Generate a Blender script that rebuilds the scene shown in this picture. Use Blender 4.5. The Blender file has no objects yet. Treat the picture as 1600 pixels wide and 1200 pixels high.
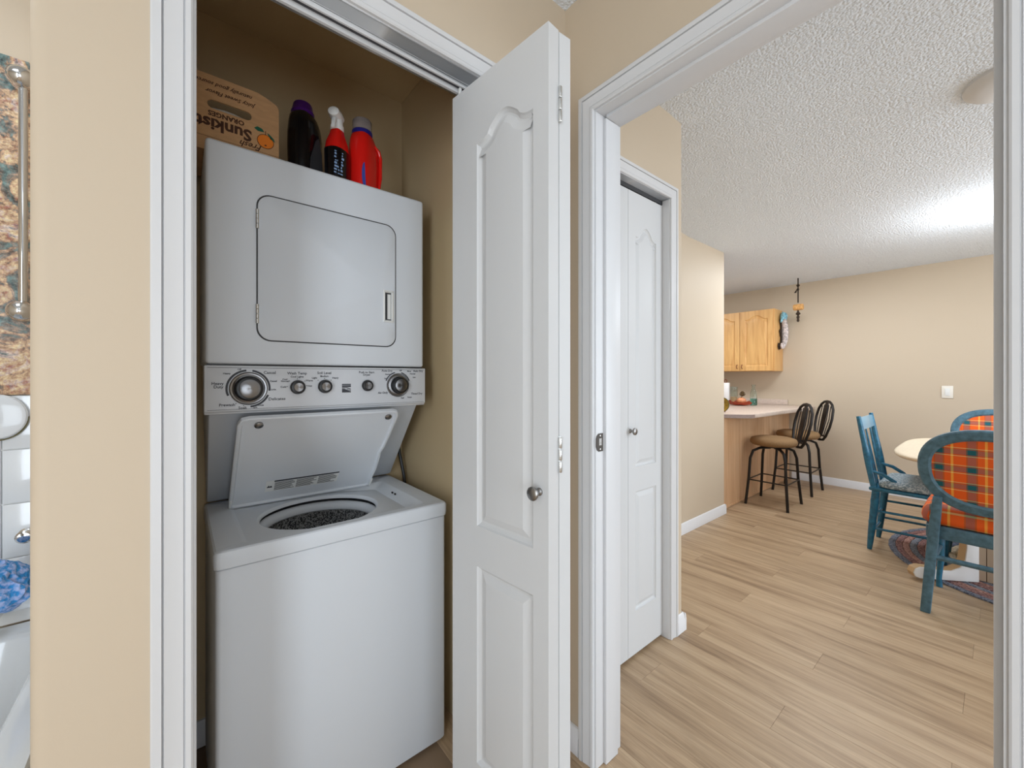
import bpy, bmesh, math, random
from mathutils import Vector, Matrix
random.seed(7)
PI = math.pi
SC = bpy.context.scene
COL = SC.collection

# ------------------------------------------------------------------ camera
cam_d = bpy.data.cameras.new('camera')
cam = bpy.data.objects.new('camera', cam_d)
COL.objects.link(cam)
cam.location = (0, 0, 1.215)
cam.rotation_euler = (PI / 2, 0, -math.radians(39.5))
cam_d.sensor_fit = 'HORIZONTAL'
cam_d.sensor_width = 36
cam_d.lens = 630.7 / 1600 * 36
cam_d.shift_y = -10.5 / 1600
cam_d.clip_start = 0.01
SC.camera = cam

# ------------------------------------------------------------------ world, lights, exposure
SC.view_settings.view_transform = 'Standard'
SC.view_settings.look = 'None'
SC.view_settings.gamma = 1
SC.view_settings.use_curve_mapping = False
SC.view_settings.exposure = -0.28
w = bpy.data.worlds.new('world')
SC.world = w
w.use_nodes = True
w.node_tree.nodes['Background'].inputs[0].default_value = (0.85, 0.92, 1.0, 1)
w.node_tree.nodes['Background'].inputs[1].default_value = 1.0


def area(name, loc, target, sx, sy, power, color=(1, 1, 1), spread=PI):
    d = bpy.data.lights.new(name, 'AREA')
    d.shape = 'RECTANGLE'
    d.size, d.size_y = sx, sy
    d.energy = power
    d.color = color
    d.spread = spread
    o = bpy.data.objects.new(name, d)
    COL.objects.link(o)
    o.location = loc
    o.rotation_euler = (Vector(target) - Vector(loc)).to_track_quat('-Z', 'Y').to_euler()
    return o


COOL = (0.80, 0.90, 1.0)
area('patio_daylight', (3.2, -2.7, 1.2), (2.9, 0.5, 1.0), 2.3, 2.1, 98, COOL)
area('kitchen_ceiling_light', (4.3, 2.6, 2.28), (4.3, 2.6, 0), 0.6, 0.6, 20, (0.92, 0.96, 1.0))
area('counter_fill', (4.35, 1.0, 2.30), (4.35, 1.0, 0), 0.6, 0.6, 24, (0.86, 0.93, 1.0))  # added fill, no known lamp: brightens the floor by the stools
area('entry_ceiling_light', (2.6, -0.9, 2.33), (2.6, -0.9, 0), 0.5, 0.5, 10, (0.86, 0.96, 1.0))
area('hall_ceiling_light', (-0.35, -0.9, 2.42), (-0.35, -0.9, 0), 0.5, 0.5, 2.5, (0.88, 0.94, 1.0))
area('hall_fill', (-0.35, -3.0, 0.9), (0.25, 1.2, 0.95), 1.5, 1.7, 46, COOL)  # added soft fill for light arriving from behind the camera
area('side_fill', (-1.46, -0.75, 1.2), (0.98, 0.7, 1.15), 0.9, 1.8, 56, COOL)  # added fill from the left for the folding door and doorway casing
area('bathroom_ceiling_light', (-0.65, 1.25, 2.41), (-0.65, 1.3, 0), 0.4, 0.4, 5.5, COOL)
pl = bpy.data.lights.new('dining_light', 'POINT')
pl.energy = 20
pl.color = (0.88, 0.94, 1.0)
pl.shadow_soft_size = 0.08
plo = bpy.data.objects.new('dining_light', pl)
COL.objects.link(plo)
plo.location = (4.05, -0.08, 2.06)


# ------------------------------------------------------------------ materials
def lin(r, g, b):
    f = lambda c: (c / 255 / 12.92) if c <= 10 else ((c / 255 + 0.055) / 1.055) ** 2.4
    return (f(r), f(g), f(b), 1)


class Nodes:
    def __init__(s, name):
        s.m = bpy.data.materials.new(name)
        s.m.use_nodes = True
        s.t = s.m.node_tree
        s.b = s.t.nodes['Principled BSDF']

    def n(s, kind, **kw):
        o = s.t.nodes.new(kind)
        for k, v in kw.items():
            if k in o.inputs:
                o.inputs[k].default_value = v
            else:
                setattr(o, k, v)
        return o

    def l(s, a, b):
        s.t.links.new(a, b)

    def coord(s, scale=(1, 1, 1), kind='Object', offset=None):
        tc = s.n('ShaderNodeTexCoord')
        mp = s.n('ShaderNodeMapping')
        mp.inputs['Scale'].default_value = scale
        s.l(tc.outputs[kind], mp.inputs[0])
        return mp

    def bump(s, h, strength, dist=0.002):
        b = s.n('ShaderNodeBump')
        b.inputs['Strength'].default_value = strength
        b.inputs['Distance'].default_value = dist
        s.l(h, b.inputs['Height'])
        s.l(b.outputs[0], s.b.inputs['Normal'])

    def ramp(s, stops, interp='LINEAR'):
        r = s.n('ShaderNodeValToRGB')
        r.color_ramp.interpolation = interp
        e = r.color_ramp.elements
        while len(e) < len(stops):
            e.new(0.5)
        for i, (p, c) in enumerate(stops):
            e[i].position = p
            e[i].color = c
        return r


def mat(name, col, rough=0.5, metal=0.0, bump=0, scale=40, var=0.0, coat=0.0, stretch=(1, 1, 1), trans=0.0, ior=1.45, dist=0.002):
    N = Nodes(name)
    N.b.inputs['Base Color'].default_value = col
    N.b.inputs['Roughness'].default_value = rough
    N.b.inputs['Metallic'].default_value = metal
    N.b.inputs['Coat Weight'].default_value = coat
    N.b.inputs['Transmission Weight'].default_value = trans
    N.b.inputs['IOR'].default_value = ior
    if bump or var:
        mp = N.coord(stretch)
        no = N.n('ShaderNodeTexNoise', Scale=scale, Detail=6.0)
        N.l(mp.outputs[0], no.inputs['Vector'])
        if bump:
            N.bump(no.outputs[0], bump, dist)
        if var:
            lo = tuple(c * (1 - var) for c in col[:3]) + (1,)
            hi = tuple(min(1, c * (1 + var)) for c in col[:3]) + (1,)
            r = N.ramp([(0.3, lo), (0.7, hi)])
            N.l(no.outputs[0], r.inputs[0])
            N.l(r.outputs[0], N.b.inputs['Base Color'])
    return N.m


M = {}
M['paint'] = mat('beige_paint', lin(206, 189, 166), 0.6, bump=0.12, scale=160, dist=0.001)
M['closet_shade'] = mat('closet_shade_tan', lin(206, 184, 146), 0.65, bump=0.12, scale=160, dist=0.001)  # wall beige made more saturated: the closet's shaded brown put into colour
M['trim'] = mat('white_trim_paint', lin(216, 216, 217), 0.38)
M['door'] = mat('white_door_paint', lin(214, 215, 216), 0.42, bump=0.25, scale=60, stretch=(6, 6, 0.5), dist=0.0006)
M['appliance'] = mat('white_enamel', lin(222, 226, 231), 0.6)
M['appliance_dark'] = mat('grey_enamel', lin(206, 211, 218), 0.5)
M['console'] = mat('grey_console_plastic', lin(214, 216, 220), 0.33)
M['black'] = mat('black_plastic', lin(26, 26, 28), 0.35)
M['gap_dark'] = mat('dark_gap_tone', lin(62, 62, 64), 0.7)
M['ink'] = mat('grey_ink', lin(62, 64, 70), 0.6)
M['ink_dark'] = mat('brown_ink', lin(74, 42, 22), 0.7)
def radial_steel():
    N = Nodes('spun_steel')
    N.b.inputs['Base Color'].default_value = lin(140, 140, 142)
    N.b.inputs['Metallic'].default_value = 1.0
    N.b.inputs['Roughness'].default_value = 0.3
    N.b.inputs['Anisotropic'].default_value = 0.85
    tg = N.n('ShaderNodeTangent', direction_type='RADIAL', axis='Y')
    N.l(tg.outputs[0], N.b.inputs['Tangent'])
    return N.m


M['steel'] = radial_steel()
M['chrome'] = mat('chrome', lin(215, 215, 215), 0.08, metal=1.0)
M['nickel'] = mat('satin_nickel', lin(150, 148, 146), 0.3, metal=1.0)
M['darkmetal'] = mat('dark_bronze', lin(88, 84, 80), 0.35, metal=0.9)
M['hinge'] = mat('bright_hinge_steel', lin(210, 210, 208), 0.25, metal=0.85)
M['blackmetal'] = mat('black_metal', lin(38, 34, 32), 0.42, metal=0.3)
M['white'] = mat('white_plastic', lin(235, 235, 232), 0.35)
M['tile'] = mat('white_glazed_tile', lin(222, 226, 230), 0.12, coat=0.4)
M['grout'] = mat('white_grout', lin(236, 236, 234), 0.8)
M['tub'] = mat('white_tub_acrylic', lin(228, 232, 235), 0.15, coat=0.4)
M['purple'] = mat('purple_plastic', lin(72, 20, 110), 0.35)
M['blackgloss'] = mat('black_bottle_plastic', lin(14, 14, 17), 0.22, coat=0.5)
M['greylabel'] = mat('charcoal_label', lin(62, 62, 66), 0.5)
M['red'] = mat('red_plastic', lin(225, 28, 22), 0.22, coat=0.4)
M['bluering'] = mat('navy_plastic', lin(34, 32, 120), 0.35)
M['bluelabel'] = mat('blue_label', lin(70, 92, 190), 0.5)
M['lightblue'] = mat('pale_blue_print', lin(150, 180, 220), 0.5)
M['mauve'] = mat('translucent_cap', lin(190, 180, 178), 0.25, trans=0.6)
M['orange'] = mat('orange_print', lin(236, 128, 30), 0.6)
M['green'] = mat('green_print', lin(20, 92, 70), 0.6)
M['paper'] = mat('crumpled_bag', lin(246, 240, 226), 0.6, bump=0.6, scale=30, dist=0.01)
M['floor_base'] = mat('subfloor_seam', lin(140, 116, 92), 0.8)
M['counter'] = mat('laminate_counter', lin(205, 186, 172), 0.35, var=0.1, scale=60)
M['countedge'] = mat('counter_edge', lin(150, 130, 122), 0.4, var=0.12, scale=80)
M['seatcloth'] = mat('brown_suede', lin(140, 108, 72), 0.85, bump=0.3, scale=120, var=0.12)
M['navy'] = mat('blue_painted_wood', lin(78, 112, 130), 0.42, bump=0.3, scale=40, var=0.3)
M['teal'] = mat('teal_painted_wood', lin(36, 108, 140), 0.32, bump=0.25, scale=40, var=0.3, coat=0.3)
M['teal_light'] = mat('light_blue_painted_rail', lin(126, 172, 196), 0.3, coat=0.4)
M['tabletop'] = mat('pale_wood_top', lin(232, 214, 188), 0.4, var=0.05, scale=10, stretch=(1, 8, 1))
M['tan'] = mat('tan_wood_edge', lin(196, 164, 124), 0.5)
M['tablebase'] = mat('cream_painted_base', lin(232, 230, 228), 0.45)
M['taupe'] = mat('taupe_board', lin(196, 174, 150), 0.55)
M['cork'] = mat('cork', lin(214, 160, 96), 0.7, var=0.3, scale=60)
M['darkcord'] = mat('dark_cord', lin(52, 38, 26), 0.8)
M['shellwhite'] = mat('mottled_shells', lin(206, 194, 190), 0.55, var=0.55, scale=45, bump=0.6, dist=0.01)
M['shellblue'] = mat('blue_shells', lin(140, 196, 220), 0.5, var=0.5, scale=45, bump=0.5, dist=0.01)
M['cream'] = mat('cream_plastic', lin(240, 234, 222), 0.4)
M['papertowel'] = mat('paper_towel', lin(244, 240, 236), 0.9, bump=0.3, scale=90)
M['brownwood'] = mat('brown_turned_wood', lin(122, 62, 36), 0.5)
M['rust'] = mat('rust_red_leaf', lin(160, 62, 32), 0.5, var=0.4, scale=25)
M['pumpkin'] = mat('pale_orange_pumpkin', lin(226, 150, 106), 0.5, var=0.15, scale=20)
M['flower'] = mat('dark_dried_flower', lin(92, 70, 40), 0.8, var=0.5, scale=60)
M['wax'] = mat('tan_wax', lin(206, 168, 126), 0.6)
M['ceramic'] = mat('painted_plate', lin(176, 140, 44), 0.35, var=0.5, scale=30)
M['ceramic_rim'] = mat('plate_rim', lin(104, 98, 62), 0.4)
M['baseboard'] = mat('white_baseboard', lin(232, 232, 234), 0.4)
M['sprinkle'] = mat('pipe_grey', lin(70, 70, 74), 0.5)
M['beadgap'] = mat('board_gap', lin(140, 110, 80), 0.7)


def glass(name, col):
    N = Nodes(name)
    N.b.inputs['Base Color'].default_value = col
    N.b.inputs['Roughness'].default_value = 0.03
    N.b.inputs['Transmission Weight'].default_value = 1.0
    N.b.inputs['IOR'].default_value = 1.3
    return N.m


M['glass'] = glass('clear_glass', lin(238, 246, 244))
M['glassgreen'] = glass('green_glass', lin(120, 190, 180))


def popcorn():
    N = Nodes('popcorn_ceiling')
    N.b.inputs['Base Color'].default_value = lin(232, 238, 245)
    N.b.inputs['Roughness'].default_value = 0.9
    mp = N.coord((1, 1, 1))
    a = N.n('ShaderNodeTexNoise', Scale=140.0, Detail=3.0, Roughness=0.6)
    v = N.n('ShaderNodeTexVoronoi', Scale=105.0)
    N.l(mp.outputs[0], a.inputs['Vector'])
    N.l(mp.outputs[0], v.inputs['Vector'])
    ad = N.n('ShaderNodeMath', operation='MULTIPLY')
    inv = N.n('ShaderNodeMath', operation='SUBTRACT')
    inv.inputs[0].default_value = 1.0
    N.l(v.outputs['Distance'], inv.inputs[1])
    N.l(inv.outputs[0], ad.inputs[0])
    N.l(a.outputs[0], ad.inputs[1])
    N.bump(ad.outputs[0], 0.75, 0.012)
    return N.m


M['popcorn'] = popcorn()


def plank_mat():
    N = Nodes('oak_vinyl_plank')
    tc = N.n('ShaderNodeTexCoord')
    oi = N.n('ShaderNodeObjectInfo')
    add = N.n('ShaderNodeVectorMath', operation='ADD')
    sc = N.n('ShaderNodeVectorMath', operation='SCALE')
    cmb = N.n('ShaderNodeCombineXYZ')
    for i in range(3):
        N.l(oi.outputs['Random'], cmb.inputs[i])
    sc.inputs['Scale'].default_value = 37.0
    N.l(cmb.outputs[0], sc.inputs[0])
    N.l(tc.outputs['Object'], add.inputs[0])
    N.l(sc.outputs[0], add.inputs[1])
    mp = N.n('ShaderNodeMapping')
    mp.inputs['Scale'].default_value = (13, 0.75, 1)
    N.l(add.outputs[0], mp.inputs[0])
    n1 = N.n('ShaderNodeTexNoise', Scale=1.6, Detail=7.0, Roughness=0.62, Distortion=0.5)
    N.l(mp.outputs[0], n1.inputs['Vector'])
    mp2 = N.n('ShaderNodeMapping')
    mp2.inputs['Scale'].default_value = (130, 5, 1)
    N.l(add.outputs[0], mp2.inputs[0])
    n2 = N.n('ShaderNodeTexNoise', Scale=2.0, Detail=3.0)
    N.l(mp2.outputs[0], n2.inputs['Vector'])
    r1 = N.ramp([(0.30, lin(136, 110, 84)), (0.42, lin(168, 141, 111)), (0.55, lin(184, 157, 126)), (0.72, lin(197, 171, 140))])
    N.l(n1.outputs[0], r1.inputs[0])
    mx = N.n('ShaderNodeMix', data_type='RGBA', blend_type='OVERLAY')
    mx.inputs[0].default_value = 0.28
    N.l(r1.outputs[0], mx.inputs[6])
    N.l(n2.outputs[0], mx.inputs[7])
    hs = N.n('ShaderNodeHueSaturation')
    mr = N.n('ShaderNodeMapRange')
    mr.inputs['To Min'].default_value = 0.965
    mr.inputs['To Max'].default_value = 1.035
    N.l(oi.outputs['Random'], mr.inputs[0])
    N.l(mr.outputs[0], hs.inputs['Value'])
    N.l(mx.outputs[2], hs.inputs['Color'])
    N.l(hs.outputs[0], N.b.inputs['Base Color'])
    N.b.inputs['Roughness'].default_value = 0.42
    N.bump(n2.outputs[0], 0.12, 0.001)
    return N.m


M['plank'] = plank_mat()


def wood(name, lo, hi, scale=(9, 9, 1.0), rough=0.4, detail=5.0):
    N = Nodes(name)
    mp = N.coord(scale)
    no = N.n('ShaderNodeTexNoise', Scale=2.2, Detail=detail, Distortion=1.2)
    N.l(mp.outputs[0], no.inputs['Vector'])
    r = N.ramp([(0.3, lo), (0.7, hi)])
    N.l(no.outputs[0], r.inputs[0])
    N.l(r.outputs[0], N.b.inputs['Base Color'])
    N.b.inputs['Roughness'].default_value = rough
    N.bump(no.outputs[0], 0.1, 0.001)
    return N.m


M['oak'] = wood('golden_oak', lin(208, 154, 92), lin(234, 186, 120))
M['oakpanel'] = wood('pale_oak_panel', lin(206, 160, 118), lin(228, 188, 148), (14, 14, 0.7))
M['cardboard'] = mat('brown_cardboard', lin(196, 152, 108), 0.8, bump=0.15, scale=30, var=0.08, stretch=(1, 1, 3))


def stone_panel():
    N = Nodes('mottled_floral_print')
    mp = N.coord((1, 1, 1))
    n1 = N.n('ShaderNodeTexNoise', Scale=13.0, Detail=6.0, Roughness=0.7, Distortion=0.8)
    n2 = N.n('ShaderNodeTexNoise', Scale=60.0, Detail=4.0, Roughness=0.7)
    N.l(mp.outputs[0], n1.inputs['Vector'])
    N.l(mp.outputs[0], n2.inputs['Vector'])
    r = N.ramp([(0.30, lin(70, 76, 74)), (0.40, lin(104, 128, 124)), (0.46, lin(126, 118, 108)), (0.50, lin(190, 152, 122)),
                (0.55, lin(210, 180, 140)), (0.60, lin(206, 178, 168)), (0.66, lin(112, 122, 118)), (0.8, lin(190, 188, 180))])
    N.l(n1.outputs[0], r.inputs[0])
    mx = N.n('ShaderNodeMix', data_type='RGBA', blend_type='OVERLAY')
    mx.inputs[0].default_value = 0.85
    N.l(r.outputs[0], mx.inputs[6])
    rr = N.ramp([(0.35, (0.1, 0.1, 0.1, 1)), (0.65, (0.9, 0.9, 0.9, 1))])
    N.l(n2.outputs[0], rr.inputs[0])
    N.l(rr.outputs[0], mx.inputs[7])
    N.l(mx.outputs[2], N.b.inputs['Base Color'])
    N.b.inputs['Roughness'].default_value = 0.35
    return N.m


M['stone'] = stone_panel()


def speckle():
    N = Nodes('perforated_drum_speckle')
    mp = N.coord((1, 1, 1))
    n2 = N.n('ShaderNodeTexNoise', Scale=210.0, Detail=1.0)
    N.l(mp.outputs[0], n2.inputs['Vector'])
    r = N.ramp([(0.44, lin(60, 60, 61)), (0.56, lin(176, 176, 176))])
    N.l(n2.outputs[0], r.inputs[0])
    N.l(r.outputs[0], N.b.inputs['Base Color'])
    N.b.inputs['Roughness'].default_value = 0.4
    return N.m


M['speckle'] = speckle()


def plaid():
    N = Nodes('orange_plaid_cloth')
    tc = N.n('ShaderNodeTexCoord')
    sep = N.n('ShaderNodeSeparateXYZ')
    N.l(tc.outputs['UV'], sep.inputs[0])
    RD, TE, YE, PA = lin(234, 94, 16), lin(10, 92, 104), lin(255, 204, 84), lin(216, 214, 150)
    stops_u = [(0.0, RD), (0.27, lin(130, 84, 50)), (0.32, TE), (0.56, lin(130, 84, 50)), (0.61, RD), (0.81, YE), (0.89, RD)]
    stops_v = [(0.0, RD), (0.34, PA), (0.39, lin(196, 74, 28)), (0.45, TE), (0.73, lin(170, 80, 40)), (0.80, PA), (0.84, RD)]
    outs = []
    for ax, stops in ((0, stops_u), (1, stops_v)):
        m = N.n('ShaderNodeMath', operation='FRACT')
        N.l(sep.outputs[ax], m.inputs[0])
        r = N.ramp(stops, 'CONSTANT')
        N.l(m.outputs[0], r.inputs[0])
        outs.append(r)
    mx = N.n('ShaderNodeMix', data_type='RGBA')
    mx.inputs[0].default_value = 0.5
    N.l(outs[0].outputs[0], mx.inputs[6])
    N.l(outs[1].outputs[0], mx.inputs[7])
    N.l(mx.outputs[2], N.b.inputs['Base Color'])
    N.b.inputs['Roughness'].default_value = 0.8
    return N.m


M['plaid'] = plaid()


def weave(name, c1, c2):
    N = Nodes(name)
    mp = N.coord((1, 1, 1))
    v = N.n('ShaderNodeTexNoise', Scale=90.0, Detail=2.0)
    N.l(mp.outputs[0], v.inputs['Vector'])
    r = N.ramp([(0.4, c1), (0.6, c2)])
    N.l(v.outputs[0], r.inputs[0])
    N.l(r.outputs[0], N.b.inputs['Base Color'])
    N.b.inputs['Roughness'].default_value = 0.9
    N.bump(v.outputs[0], 0.8, 0.006)
    return N.m


M['cushion'] = weave('grey_blue_quilt', lin(120, 140, 152), lin(186, 198, 204))
RUG = [weave('braid_' + n, lin(*a), lin(*b)) for n, a, b in [
    ('maroon', (110, 76, 78), (168, 128, 122)), ('grey', (96, 102, 116), (150, 154, 164)), ('rose', (150, 104, 96), (190, 150, 138)),
    ('blue', (78, 94, 128), (130, 144, 172)), ('cream', (196, 184, 160), (236, 228, 208)), ('slate', (84, 90, 108), (138, 142, 154)),
    ('brown', (128, 76, 48), (180, 124, 88)), ('sand', (178, 154, 118), (216, 198, 164))]]
LOOFAH = weave('blue_net', lin(50, 140, 210), lin(170, 190, 240))


# ------------------------------------------------------------------ mesh helpers
class MB:
    def __init__(s):
        s.bm = bmesh.new()

    def box(s, x0, x1, y0, y1, z0, z1, mtx=None):
        vs = [s.bm.verts.new((x, y, z)) for x in (x0, x1) for y in (y0, y1) for z in (z0, z1)]
        for f in ((0, 1, 3, 2), (4, 6, 7, 5), (0, 4, 5, 1), (2, 3, 7, 6), (0, 2, 6, 4), (1, 5, 7, 3)):
            s.bm.faces.new([vs[i] for i in f])
        if mtx:
            bmesh.ops.transform(s.bm, matrix=mtx, verts=vs)
        return s

    def grid(s, rings, close=True, cap0=True, cap1=True):
        """bridge a list of equal-length closed rings"""
        R = [[s.bm.verts.new(p) for p in r] for r in rings]
        n = len(R[0])
        for a, b in zip(R, R[1:]):
            for i in range(n if close else n - 1):
                j = (i + 1) % n
                s.bm.faces.new((a[i], a[j], b[j], b[i]))
        if cap0:
            s.bm.faces.new(list(reversed(R[0])))
        if cap1:
            s.bm.faces.new(R[-1])
        return R

    def tube(s, path, r, n=10, cap=True):
        path = [Vector(p) for p in path]
        rs = r if isinstance(r, (list, tuple)) else [r] * len(path)
        rings = []
        up = None
        for i, p in enumerate(path):
            t = (path[min(i + 1, len(path) - 1)] - path[max(i - 1, 0)]).normalized()
            if up is None:
                up = Vector((0, 0, 1)) if abs(t.z) < 0.9 else Vector((1, 0, 0))
            a = t.cross(up)
            if a.length < 1e-4:
                a = t.cross(Vector((0.3, 1, 0.2)))
            a.normalize()
            b = a.cross(t).normalized()
            up = b
            rings.append([p + (a * math.cos(2 * PI * k / n) + b * math.sin(2 * PI * k / n)) * rs[i] for k in range(n)])
        s.grid(rings, True, cap, cap)
        return s

    def lathe(s, prof, c=(0, 0, 0), n=24, axis='z', cap0=True, cap1=True):
        """prof: (radius, height) pairs"""
        rings = []
        for r, h in prof:
            ring = []
            for k in range(n):
                a = 2 * PI * k / n
                u, v = r * math.cos(a), r * math.sin(a)
                p = {'z': (u, v, h), 'y': (u, h, -v), '-y': (u, -h, v), 'x': (h, u, v), '-x': (-h, u, -v)}[axis]
                ring.append((p[0] + c[0], p[1] + c[1], p[2] + c[2]))
            rings.append(ring)
        s.grid(rings, True, cap0, cap1)
        return s

    def prism(s, poly, h0, h1, axis='z'):
        f = {'z': lambda p, h: (p[0], p[1], h), 'y': lambda p, h: (p[0], h, p[1]), 'x': lambda p, h: (h, p[0], p[1])}[axis]
        s.grid([[f(p, h0) for p in poly], [f(p, h1) for p in poly]])
        return s

    def xf(s, m):
        bmesh.ops.transform(s.bm, matrix=m, verts=s.bm.verts)
        return s

    def build(s, name, m, parent=None, bevel=0, seg=2, angle=35, origin=None, smooth=True, ang_bevel=40):
        bm = s.bm
        bmesh.ops.remove_doubles(bm, verts=bm.verts, dist=1e-6)
        bmesh.ops.recalc_face_normals(bm, faces=bm.faces)
        if bevel:
            ed = [e for e in bm.edges if len(e.link_faces) == 2 and e.calc_face_angle(0) > math.radians(ang_bevel)]
            bmesh.ops.bevel(bm, geom=ed, offset=bevel, segments=seg, affect='EDGES', profile=0.5, clamp_overlap=True)
        if smooth:
            for f in bm.faces:
                f.smooth = True
            for e in bm.edges:
                if len(e.link_faces) == 2 and e.calc_face_angle(0) > math.radians(angle):
                    e.smooth = False
        off = origin or (ORG.get(parent.name) if parent else None)
        if off:
            bmesh.ops.translate(bm, vec=(-off[0], -off[1], -off[2]), verts=bm.verts)
        me = bpy.data.meshes.new(name)
        bm.to_mesh(me)
        bm.free()
        o = bpy.data.objects.new(name, me)
        COL.objects.link(o)
        if m:
            me.materials.append(m)
        if parent:
            o.parent = parent
            ORG[o.name] = ORG.get(parent.name, (0, 0, 0))
        elif origin:
            o.location = origin
            ORG[o.name] = origin
        else:
            ORG[o.name] = (0, 0, 0)
        return o


ORG = {}


def tag(o, label=None, cat=None, group=None, kind=None):
    if label: o['label'] = label
    if cat: o['category'] = cat
    if group: o['group'] = group
    if kind: o['kind'] = kind
    return o


def thing(name, loc, label, cat, group=None):
    o = bpy.data.objects.new(name, None)
    o.empty_display_size = 0.05
    o.location = loc
    COL.objects.link(o)
    ORG[o.name] = tuple(loc)
    return tag(o, label, cat, group)


def struct(mb, name, m, label=None, parent=None, **kw):
    o = mb.build(name, m, parent, **kw)
    o['kind'] = 'structure'
    if label: o['label'] = label
    return o


def copy_tree(o, parent=None):
    c = o.copy()
    COL.objects.link(c)
    c.parent = parent
    for ch in list(o.children):
        copy_tree(ch, c)
    return c


def rrect(x0, x1, y0, y1, r, k=6):
    pts = []
    for cx, cy, a0 in ((x1 - r, y1 - r, 0), (x0 + r, y1 - r, 90), (x0 + r, y0 + r, 180), (x1 - r, y0 + r, 270)):
        for i in range(k + 1):
            a = math.radians(a0 + 90 * i / k)
            pts.append((cx + r * math.cos(a), cy + r * math.sin(a)))
    return pts


def ellipse(cx, cy, rx, ry, n=40):
    return [(cx + rx * math.cos(2 * PI * i / n), cy + ry * math.sin(2 * PI * i / n)) for i in range(n)]


def text_into(mb, s, size, o, right=(1, 0, 0), up=(0, 0, 1), shear=0.0, align='CENTER', bold=0.0, depth=0.0004):
    c = bpy.data.curves.new('t', 'FONT')
    c.body = s
    c.size = size
    c.align_x = align
    c.align_y = 'CENTER'
    c.shear = shear
    c.offset = bold
    c.resolution_u = 2
    ob = bpy.data.objects.new('t', c)
    me = bpy.data.meshes.new_from_object(ob)
    r, u = Vector(right), Vector(up)
    nrm = r.cross(u)
    mtx = Matrix((r, u, nrm)).transposed().to_4x4()
    mtx.translation = Vector(o) + nrm * depth
    me.transform(mtx)
    mb.bm.from_mesh(me)
    bpy.data.objects.remove(ob)
    bpy.data.curves.remove(c)
    bpy.data.meshes.remove(me)


def fill_outline(bm, loops3d):
    """planar face with holes from closed vertex loops"""
    edges = []
    for vs in loops3d:
        for i in range(len(vs)):
            a, b = vs[i], vs[(i + 1) % len(vs)]
            e = bm.edges.get((a, b)) or bm.edges.new((a, b))
            edges.append(e)
    bmesh.ops.triangle_fill(bm, use_beauty=True, use_dissolve=False, edges=edges)


def offset_poly(pts, d):
    n = len(pts)
    area2 = sum(pts[i][0] * pts[(i + 1) % n][1] - pts[(i + 1) % n][0] * pts[i][1] for i in range(n))
    sg = 1 if area2 > 0 else -1
    out = []
    for i in range(n):
        p0, p1, p2 = Vector(pts[i - 1]), Vector(pts[i]), Vector(pts[(i + 1) % n])
        e1, e2 = (p1 - p0).normalized(), (p2 - p1).normalized()
        n1, n2 = Vector((-e1.y, e1.x)) * sg, Vector((-e2.y, e2.x)) * sg
        b = n1 + n2
        k = b.length_squared
        b = b * (2 / k) if k > 0.3 else n1
        out.append(tuple(p1 + b * d))
    return out


# ------------------------------------------------------------------ setting: floor
FL = MB().box(-1.6, 5.67, -3.3, 3.6, -0.06, -0.004)
floor = struct(FL, 'floor', M['floor_base'], 'oak look vinyl plank floor of hall and dining room')
PW, PLEN = 0.152, 1.22
pm = MB().box(0, PW - 0.0006, 0, PLEN - 0.0006, -0.0038, 0.0).build('plank', M['plank'], floor, bevel=0.0004, seg=1)
pmesh = pm.data
bpy.data.objects.remove(pm)
short = {}
i = 0
x = 0.36 - 12 * 0.152
while x < 5.66:
    y = (-1.05 if x > 0.9 else -3.49) - (0.41 * i) % 1.22
    wx = min(1.0, (5.668 - x) / PW)
    while y < 3.4:
        y1 = y + PLEN
        if y1 > (-0.9 if x > 0.9 else -2.6) and y < (1.6 if x > 1.1 else 0.9) + (1.9 if x > 3.7 else 0):
            o = bpy.data.objects.new('plank', pmesh)
            COL.objects.link(o)
            o.parent = floor
            o.location = (x, y, 0)
            if wx < 1: o.scale.x = wx
        y = y1
    x += PW
    i += 1

# ------------------------------------------------------------------ setting: ceilings
CZ, CF = 2.437, 2.325
cm = MB()
cm.grid([[(-1.6, -3.3, CZ), (-1.6, 3.6, CZ), (-1.6, 3.6, CZ + .1), (-1.6, -3.3, CZ + .1)],
         [(1.75, -3.3, CZ), (1.75, 3.6, CZ), (1.75, 3.6, CZ + .1), (1.75, -3.3, CZ + .1)],
         [(2.4, -3.3, CZ - .035), (2.4, 3.6, CZ - .035), (2.4, 3.6, CZ + .1), (2.4, -3.3, CZ + .1)],
         [(3.1, -3.3, CF), (3.1, 3.6, CF), (3.1, 3.6, CZ + .1), (3.1, -3.3, CZ + .1)],
         [(5.8, -3.3, CF), (5.8, 3.6, CF), (5.8, 3.6, CZ + .1), (5.8, -3.3, CZ + .1)]])
struct(cm, 'ceiling', M['popcorn'], 'white popcorn textured ceiling')


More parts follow.
